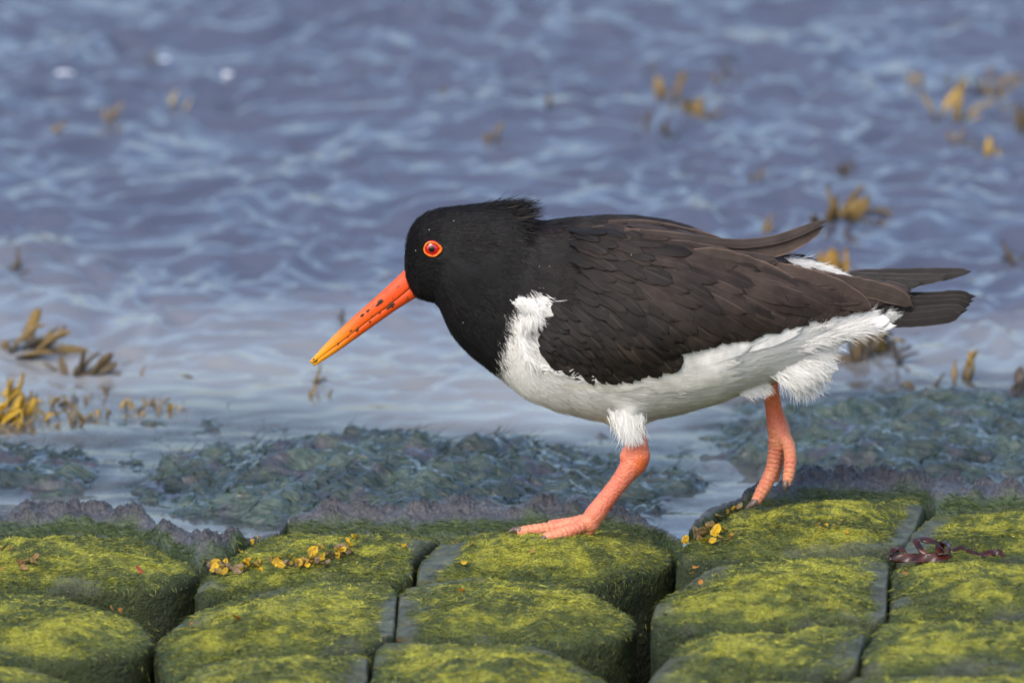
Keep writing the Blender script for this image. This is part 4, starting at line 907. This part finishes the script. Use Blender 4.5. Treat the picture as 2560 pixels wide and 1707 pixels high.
def build_long():
    w = wing
    # deep secondaries and primaries, drawn from the body outwards
    long_feather('primary_feather', w, [(1850,770),(1980,785),(2100,782),(2228,760)], 60, -.020, -.010, DK, .1, .8, seed=1)
    long_feather('primary_feather', w, [(1830,755),(1950,762),(2080,762),(2190,752)], 62, -.022, -.013, (.028, .022, .02), .1, .8, seed=2)
    long_feather('secondary_feather', w, [(1790,786),(1880,800),(1960,794),(2050,780)], 50, -.030, -.022, B2, .1, .8, seed=3)
    long_feather('secondary_feather', w, [(1760,760),(1860,775),(1960,780),(2046,782)], 70, -.033, -.024, B1, .12, .82, seed=4)
    long_feather('secondary_feather', w, [(1700,786),(1760,808),(1830,818),(1890,822)], 52, -.036, -.030, B2, .1, .75, seed=5)
    long_feather('secondary_feather', w, [(1740,720),(1850,735),(1950,752),(2035,768)], 66, -.036, -.026, B2, .12, .8, seed=6)
    # tertials
    long_feather('tertial_feather', w, [(1970,684),(2060,700),(2180,718),(2279,738)], 34, -.012, -.006, B2, .1, .7, seed=7)
    long_feather('tertial_feather', w, [(1940,684),(2060,702),(2180,722),(2250,744),(2283,764)], 46, -.019, -.010, B1, .12, .74, seed=8)
    long_feather('tertial_feather', w, [(1800,676),(1913,678),(1989,690),(2069,712),(2133,746),(2182,777)], 54, -.031, -.016, B3, .14, .70, seed=9)
    long_feather('tertial_feather', w, [(1700,640),(1820,652),(1920,690),(2000,730)], 60, -.038, -.028, B1, .14, .75, seed=10)
    long_feather('tertial_feather', w, [(1690,680),(1800,690),(1900,712),(1985,748)], 60, -.041, -.032, B2, .14, .78, seed=11)
    # long scapulars along the top, the curled ones last
    for i, (pth, wd, c) in enumerate([([(1480,575),(1600,590),(1720,618),(1800,640)], 44, B2), ([(1520,560),(1640,572),(1760,598),(1860,640)], 40, B1), ([(1450,600),(1580,618),(1700,650),(1790,690)], 44, B2), ([(1600,600),(1700,612),(1820,640),(1940,650)], 50, B1)]):
        y = float(SB(np.array(float(pth[0][0])), inv_phi(np.array(float(pth[0][0])), np.array(float(pth[0][1]))), .009)[1]); long_feather('scapular_feather', w, pth, wd, y, y + .012, c, .15, .7, seed=20 + i)
    long_feather('scapular_feather', w, [(1560,580),(1700,604),(1840,630),(1940,624),(2012,592),(2060,566)], 44, -.028, -.018, (.080, .056, .046), .1, .72, seed=31)
    long_feather('scapular_feather', w, [(1600,578),(1740,600),(1860,612),(1950,598),(2020,570),(2068,551)], 22, -.031, -.0205, (.050, .039, .034), .1, .80, seed=32)
    long_feather('scapular_feather', w, [(1640,610),(1760,632),(1860,655),(1945,650)], 46, -.034, -.026, (.045, .035, .031), .12, .7, seed=33)
    # far wing tips crossed over the rump
    long_feather('primary_feather', fwing, [(2080,694),(2200,694),(2320,690),(2426,678)], 44, .016, .016, (.028, .025, .025), -.05, .45, seed=41)
    long_feather('primary_feather', fwing, [(2060,692),(2180,700),(2280,702),(2366,692)], 36, .012, .012, (.034, .031, .030), -.05, .6, seed=42)
    long_feather('primary_feather', fwing, [(2040,698),(2140,708),(2230,714),(2302,708)], 38, .007, .006, (.030, .027, .026), -.05, .66, seed=43)
    long_feather('primary_feather', fwing, [(2040,700),(2130,712),(2210,722),(2278,726)], 40, .004, .003, (.040, .034, .032), -.05, .72, seed=44)
    tail = empty('tail', (0, 0, 0), bird); tail.location = -Vector(BORG)
    tl = [([(2100,758),(2220,752),(2330,748),(2434,742)], 38, .014), ([(2090,764),(2210,760),(2330,756),(2430,752)], 36, .008), ([(2080,772),(2210,772),(2330,768),(2424,762)], 36, .002),
          ([(2070,782),(2200,788),(2320,782),(2414,774)], 36, -.004), ([(2070,792),(2190,800),(2300,800),(2402,784)], 38, -.009)]
    for i, (p, wd, y) in enumerate(tl): long_feather('tail_feather', tail, p, wd, y * .6, y, (np.array((.019, .017, .016)) * (1 + .25 * (i % 2))).tolist(), .22, .86, seed=50 + i, camber=.06)
    long_feather('undertail_covert', tail, [(1960,822),(2060,818),(2150,806),(2222,800)], 50, -.018, -.0125, WHT, .1, .7, seed=60)
    long_feather('undertail_covert', tail, [(1940,830),(2050,828),(2140,818),(2240,814)], 36, -.016, -.011, WHT * .97, .1, .6, seed=61)
    long_feather('undertail_covert', tail, [(1980,812),(2080,806),(2160,796),(2214,790)], 40, -.017, -.0118, WHT, .1, .7, seed=62)
    # white flank and vent feathers
    for i, (pth, wd) in enumerate([([(1480,948),(1600,955),(1720,945),(1850,925)], 40), ([(1600,920),(1700,905),(1800,880),(1880,862)], 46), ([(1560,950),(1680,940),(1780,915),(1850,900)], 40), ([(1680,890),(1760,870),(1850,850),(1930,830)], 44),
                                   ([(1500,965),(1620,968),(1740,958),(1855,940)], 34), ([(1760,880),(1850,862),(1940,840),(2010,812)], 44), ([(1640,960),(1740,946),(1830,930)], 36), ([(1380,965),(1480,968),(1600,960)], 34)]):
        x0, y0 = pth[0]; x1, y1 = pth[-1]
        ya = float(SB(np.array(float(x0)), inv_phi(np.array(float(x0)), np.array(float(y0))), .002)[1]); yb = float(SB(np.array(float(x1)), inv_phi(np.array(float(x1)), np.array(float(y1))), .005)[1])
        p = np.array(pth, float); c = resample(chaikin(p, 3, False), 18); ph = inv_phi(c[:, 0], c[:, 1]); C = SB(c[:, 0], ph, np.linspace(.0006, .0018, 18))
        rs = np.random.default_rng(700 + i); tg = np.gradient(C, axis=0); tg /= np.linalg.norm(tg, axis=1)[:, None]; nr = SB(c[:, 0], ph, .01) - SB(c[:, 0], ph, 0); nr -= tg * np.sum(nr * tg, 1)[:, None]; nr /= np.linalg.norm(nr, axis=1)[:, None]
        V, UV = vane(C, np.cross(nr, tg), nr, wd * SP, .55, rs, .05); add_feather('flank_feather', feather_mesh(V, UV), bird, WHT, 0.0).location = -Vector(BORG)
    for i, (pth, wd, y0, y1) in enumerate([([(1960,880),(2010,886),(2050,900),(2095,925)], 46, -.022, -.016), ([(1960,890),(2010,900),(2050,925),(2080,950)], 40, -.021, -.014), ([(1970,850),(2020,850),(2060,870),(2092,890)], 44, -.02, -.012), ([(1990,840),(2040,842),(2080,860),(2094,880)], 40, -.012, -.006), ([(1990,910),(2020,930),(2040,955),(2054,974)], 22, -.018, -.012)]):
        long_feather('vent_feather', bird, pth, wd, y0, y1, WHT, .1, .6, seed=80 + i, camber=.2, n=16).location = -Vector(BORG)
build_long()

# bill ------------------------------------------------------------------
def build_bill():
    gape = np.array([(1056,694),(1044,702),(983,755),(919,801),(856,852),(805,889),(781,908)], float)
    topl = np.array([(1018,668),(1007,680),(951,733),(880,795),(824,849),(782,895),(774,905)], float)
    botl = np.array([(1062,734),(1047,739),(999,768),(959,796),(903,836),(840,881),(785,915)], float)
    g = resample(chaikin(gape, 3, False), 60); tpl = resample(chaikin(topl, 3, False), 60); b = resample(chaikin(botl, 3, False), 60)
    s = np.linspace(1, 0, 60)                      # 1 base, 0 tip
    hw = np.interp(s, [0, .04, .12, .4, .7, 1], [2.0, 5.5, 8, 11, 14, 19]) * SP
    for name, ed in (('upper_mandible', tpl), ('lower_mandible', b)):
        V = []; al = []; up = []
        for k in range(60):
            G = at_y(g[k, 0], g[k, 1], 0.0); E = at_y(ed[k, 0], ed[k, 1], 0.0); ax = E - G; h = np.linalg.norm(ax); ax = ax / max(h, 1e-6)
            gp = (.00035 if name[0] == 'u' else .00035)
            m = 20
            for j in range(m):
                a = np.pi * j / (m - 1); ca, sa = math.cos(a), math.sin(a)
                q_ = sa ** .9; hh = .00012 + h * q_
                wy = hw[k] * ca * (1 if abs(ca) < .97 else .93)
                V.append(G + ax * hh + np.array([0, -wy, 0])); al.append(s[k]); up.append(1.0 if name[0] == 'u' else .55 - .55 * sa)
        F = [tuple(map(int, f)) for f in grid_faces(60, 20, False, True)] + [tuple(range(20)), tuple(range(59 * 20, 60 * 20))[::-1]]
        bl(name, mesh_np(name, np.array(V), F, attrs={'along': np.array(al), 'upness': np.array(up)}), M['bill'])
    # nostril slit and flecks of mud
    def blob(name, px, py, r, el, ang, mat, y, flat=.35, seed=0):
        rs = np.random.default_rng(seed); n, m = 7, 12; V = []
        c = at_y(px, py, y); ca, sa = math.cos(math.radians(ang)), math.sin(math.radians(ang))
        for i in range(n):
            p = math.pi * i / (n - 1)
            for j in range(m):
                a = 2 * np.pi * j / m; q = r * .62 * SP * (1 + .42 * rs.normal()); u = q * el * math.sin(p) * math.cos(a); v = q * math.sin(p) * math.sin(a); w = q * flat * math.cos(p)
                V.append((c[0] + u * ca - v * sa, c[1] - w, c[2] + u * sa + v * ca))
        bl(name, mesh_np(name, np.array(V), grid_faces(n, m, False, True)), mat)
    yb = lambda px: -float(np.interp(px, [775, 860, 950, 1050], [5, 10, 13, 17])) * SP * .93
    blob('nostril', 998, 716, 3.0, 4.2, 38, M['mud'], yb(998), .3, 1)
    for i, (x, y, r, el) in enumerate([(951,755,8,1.5),(944,763,5,1.6),(982,762,8,1.9),(972,768,6,1.8),(877,827,4,1.5),(892,826,5,1.3),(896,820,3,1.2),(846,859,4,2.0),(790,902,3,3.0),(784,898,2.5,1.4),(949,783,4,1.2),(925,804,3.5,1.4),(905,788,3.5,2.0),(920,776,3,2.2),(871,842,2.5,1.3),(930,790,3,1.5),(1028,712,4,2.4),(912,795,2.4,1.3)]):
        blob('mud_fleck', x, y, r, el, 38, M['mud'], yb(x), .28, 10 + i)
build_bill()

# eye ----------------------------------------------------------------------
def build_eye():
    loop = np.array([(1059,622),(1062,612),(1068,606),(1077,604),(1088,606),(1097,611),(1102,617),(1105,622),(1103,628),(1098,634),(1091,640),(1082,642.5),(1073,640),(1065,636),(1060,630)], float)
    for sg in (1, -1):
        ph = inv_phi(np.array(1081.0), np.array(623.0)); c3 = SB(np.array(1081.0), ph, 0.0); y0 = float(c3[1]) - .0002
        eye = empty('eye', (0, 0, 0), bird); eye.location = -Vector(BORG)
        cl = resample(chaikin(loop, 2), 60, True); cen = cl.mean(0); cl = cen + (cl - cen) * .93; V = []
        for k in range(60):
            d = (cl[k] - cen) / np.linalg.norm(cl[k] - cen)
            rt = (2.5 + .5 * math.sin(k * 1.9) * .4 + (1.2 if abs(cl[k, 0] - 1102) < 5 else 0)) * SP
            c = at_y(cl[k, 0], cl[k, 1], y0 - .0013 + .0005 * abs(cl[k, 0] - cen[0]) / 22)
            for j in range(10):
                a = 2 * math.pi * j / 10; V.append(c + np.array([d[0], 0, -d[1]]) * rt * math.cos(a) + np.array([0, -1, 0]) * rt * 1.1 * math.sin(a))
        V = np.array(V)
        def cap(r, R, cx, cy, yc, n=14, m=40):   # dome: disc radius r (px) on a sphere of radius R (px)
            q = []
            for i in range(n):
                rr = r * i / (n - 1)
                for j in range(m):
                    a = 2 * math.pi * j / m; p = at_y(cx + rr * math.cos(a), cy - rr * math.sin(a), yc); dep = (R - math.sqrt(R * R - rr * rr)) * SP
                    q.append((p[0], yc + dep, p[2]))
            return np.array(q)
        I = cap(21, 27, 1080, 624, y0 - .0021); Pp = cap(7.8, 27, 1079, 623, y0 - .00222, 8, 32)
        for nm, W_, F, mt in (('eye_ring', V, grid_faces(60, 10, True, True), 'eyering'), ('iris', I, grid_faces(14, 40, False, True), 'iris'), ('pupil', Pp, grid_faces(8, 32, False, True), 'pupil')):
            W2 = W_.copy(); 
            if sg < 0: W2[:, 1] *= -1
            link(nm, mesh_np(nm, W2, F), M[mt], eye)
build_eye()

# legs ---------------------------------------------------------------------
def tube(path, rad, m=20, ring=0.0, ringf=90, seed=0, n=70):
    p = np.array(path, float); q = resample(chaikin(p, 3, False), n)
    L0 = np.linspace(0, 1, len(rad)); r = np.interp(np.linspace(0, 1, n), L0, rad)
    t = np.gradient(q, axis=0); t /= np.linalg.norm(t, axis=1)[:, None]; ref = np.array([0, 1.0, 0]); b = np.cross(t, ref); b /= np.linalg.norm(b, axis=1)[:, None]; c = np.cross(t, b)
    V = []; s = np.linspace(0, 1, n)
    for j in range(m):
        a = 2 * math.pi * j / m; mod = 1 + ring * (np.abs(np.sin(s * ringf + 1.2 * math.sin(a))) - .5)
        V.append(q + (b * math.cos(a) + c * math.sin(a)) * (r * mod)[:, None])
    V = np.array(V).transpose(1, 0, 2)
    F = [tuple(map(int, f)) for f in grid_faces(n, m, False, True)] + [tuple(range(m)), tuple(range(m * (n - 1), m * n))[::-1]]
    return V.reshape(-1, 3), F
def px3(lst): return [at_y(x, y, yy) for x, y, yy in lst]
def leg_object(tubes, name, toe_z, orange_fn, claws):
    V = []; F = []; b = 0
    for v, f in tubes: V.append(v); F += [tuple(q + b for q in ff) for ff in f]; b += len(v)
    me = bpy.data.meshes.new('leg_raw'); me.from_pydata([tuple(map(float, q)) for q in np.concatenate(V)], [], F)
    import bmesh
    bm = bmesh.new(); bm.from_mesh(me); bmesh.ops.recalc_face_normals(bm, faces=bm.faces); bm.to_mesh(me); bm.free()
    tmp = bpy.data.objects.new('leg_raw', me); scene.collection.objects.link(tmp)
    md = tmp.modifiers.new('r', 'REMESH'); md.mode = 'VOXEL'; md.voxel_size = .00042; md.use_smooth_shade = True
    sm = tmp.modifiers.new('s', 'SMOOTH'); sm.factor = .5; sm.iterations = 1
    dg = bpy.context.evaluated_depsgraph_get(); ev = tmp.evaluated_get(dg); m2 = bpy.data.meshes.new_from_object(ev)
    bpy.data.objects.remove(tmp); bpy.data.meshes.remove(me)
    co = np.empty(len(m2.vertices) * 3, np.float32); m2.vertices.foreach_get('co', co); co = co.reshape(-1, 3)
    m2.polygons.foreach_set('use_smooth', np.ones(len(m2.polygons), bool))
    for nm, a in (('toe', sstep(toe_z + .012, toe_z - .004, co[:, 2])), ('orange', orange_fn(co))):
        at = m2.attributes.new(nm, 'FLOAT', 'POINT'); at.data.foreach_set('value', np.ascontiguousarray(a, np.float32))
    m2.name = name; m2.materials.clear(); leg = bl(name, m2, M['leg'])
    for pts, rad in claws:
        v, f = tube(px3(pts), np.array(rad) * SP, 12, n=16); link('claw', mesh_np('claw', v, f), M['claw'], leg)
    return leg
def build_legs():
    R = lambda *a: np.array(a) * SP
    YA = -.026
    t = []
    t.append(tube(px3([(1555,985,YA),(1575,1040,YA),(1590,1085,YA),(1592,1120,YA),(1588,1150,YA)]), R(30, 26, 21, 24, 30, 31)))
    t.append(tube(px3([(1594,1112,YA),(1596,1134,YA),(1588,1156,YA),(1570,1180,YA)]), R(24, 32, 32, 26)))
    t.append(tube(px3([(1568,1118,YA-.001),(1562,1136,YA-.001),(1562,1158,YA)]), R(8, 13, 12)))
    t.append(tube(px3([(1588,1150,YA),(1565,1185,YA),(1525,1236,YA),(1490,1282,YA),(1474,1304,YA)]), R(30, 28, 24.5, 23, 23, 24, 26, 24), ring=.02, ringf=60))
    t.append(tube(px3([(1490,1296,YA),(1474,1306,YA),(1458,1312,YA)]), R(20, 27, 20), ring=.05, ringf=14))
    t.append(tube(px3([(1486,1310,YA),(1480,1324,YA),(1462,1330,YA)]), R(9, 13, 11)))
    # middle toe, near toe, hidden inner toe
    t.append(tube(px3([(1472,1300,YA),(1440,1306,YA+.002),(1400,1317,YA+.003),(1350,1323,YA+.002),(1292,1329,YA)]), R(19, 17, 16, 15, 15.5, 15, 14, 11), ring=.13, ringf=44))
    t.append(tube(px3([(1466,1304,YA),(1440,1322,YA-.006),(1405,1334,YA-.010),(1358,1344,YA-.012)]), R(20, 17, 15.5, 15, 15, 14, 11), ring=.13, ringf=34))
    t.append(tube(px3([(1472,1302,YA),(1440,1304,YA+.010),(1400,1308,YA+.020),(1375,1310,YA+.026)]), R(17, 14, 13, 12, 10), ring=.13, ringf=30))
    zt = float(at_y(1474, 1300, YA)[2])
    org = lambda co: np.clip(np.exp(-(((co[:, 0] - (1602 - 1280) * SP) / .0045) ** 2 + ((co[:, 2] - at_y(1602, 1150, YA)[2]) / .006) ** 2)) * .8, 0, 1)
    leg_object(t, 'leg', zt, org, [([(1302,1326,YA-.0005),(1288,1323,YA),(1272,1328,YA)], (9, 7.5, 2)), ([(1366,1342,YA-.0125),(1356,1346,YA-.014),(1351,1352,YA-.014)], (9, 7, 2.2))])
    YB = .018
    t = []
    t.append(tube(px3([(1918,890,YB),(1925,950,YB),(1929,990,YB),(1938,1043,YB),(1948,1080,YB),(1952,1106,YB)]), R(20, 19.5, 19.5, 20, 21, 24, 29, 28)))
    t.append(tube(px3([(1948,1076,YB),(1950,1098,YB),(1950,1120,YB)]), R(22, 31, 25), ring=.05, ringf=14))
    t.append(tube(px3([(1945,1104,YB),(1936,1140,YB),(1931,1172,YB),(1918,1205,YB-.002),(1888,1256,YB-.004)]), R(24, 19, 17, 17, 17.5, 17, 15, 12), ring=.13, ringf=44))
    t.append(tube(px3([(1956,1092,YB-.004),(1970,1106,YB-.008),(1977,1140,YB-.012),(1974,1178,YB-.014),(1966,1212,YB-.015)]), R(18, 17, 16, 15.5, 15, 14, 10), ring=.13, ringf=36))
    t.append(tube(px3([(1950,1100,YB+.004),(1950,1130,YB+.012),(1945,1165,YB+.02),(1938,1200,YB+.024)]), R(18, 14, 13, 12, 9), ring=.13, ringf=30))
    zt = float(at_y(1950, 1100, YB)[2])
    org = lambda co: np.clip(sstep(at_y(1940, 1070, YB)[2], at_y(1930, 980, YB)[2], co[:, 2]) * (.35 + .5 * sstep(-.002, .004, co[:, 0] - (1930 - 1280) * SP)), 0, 1)
    leg_object(t, 'leg', zt, org, [([(1892,1250,YB-.005),(1880,1260,YB-.006),(1864,1271,YB-.006)], (9, 7.5, 2)), ([(1965,1205,YB-.0165),(1963,1214,YB-.018),(1962,1226,YB-.017)], (8, 6.5, 2))])
build_legs()

# droplets of grit on the plumage
def grit():
    rs = np.random.default_rng(2)
    for (x, y, r) in ((1074,579,1.4),(1135,558,1.4),(1040,628,1.0),(1348,679,1.0),(1373,679,1.0),(1576,656,1.4),(1158,802,1.0)):
        ph = inv_phi(np.array(float(x)), np.array(float(y))); off = .0016 + (.0065 if x > 1300 else 0); p = SB(np.array(float(x)), ph, off)
        n, m = 5, 8; V = [(p[0] + r * SP * math.sin(math.pi * i / 4) * math.cos(2 * math.pi * j / 8), p[1] + r * SP * math.cos(math.pi * i / 4), p[2] + r * SP * math.sin(math.pi * i / 4) * math.sin(2 * math.pi * j / 8)) for i in range(5) for j in range(8)]
        bl('droplet', mesh_np('droplet', np.array(V), grid_faces(5, 8, False, True)), M['grit'])
grit()
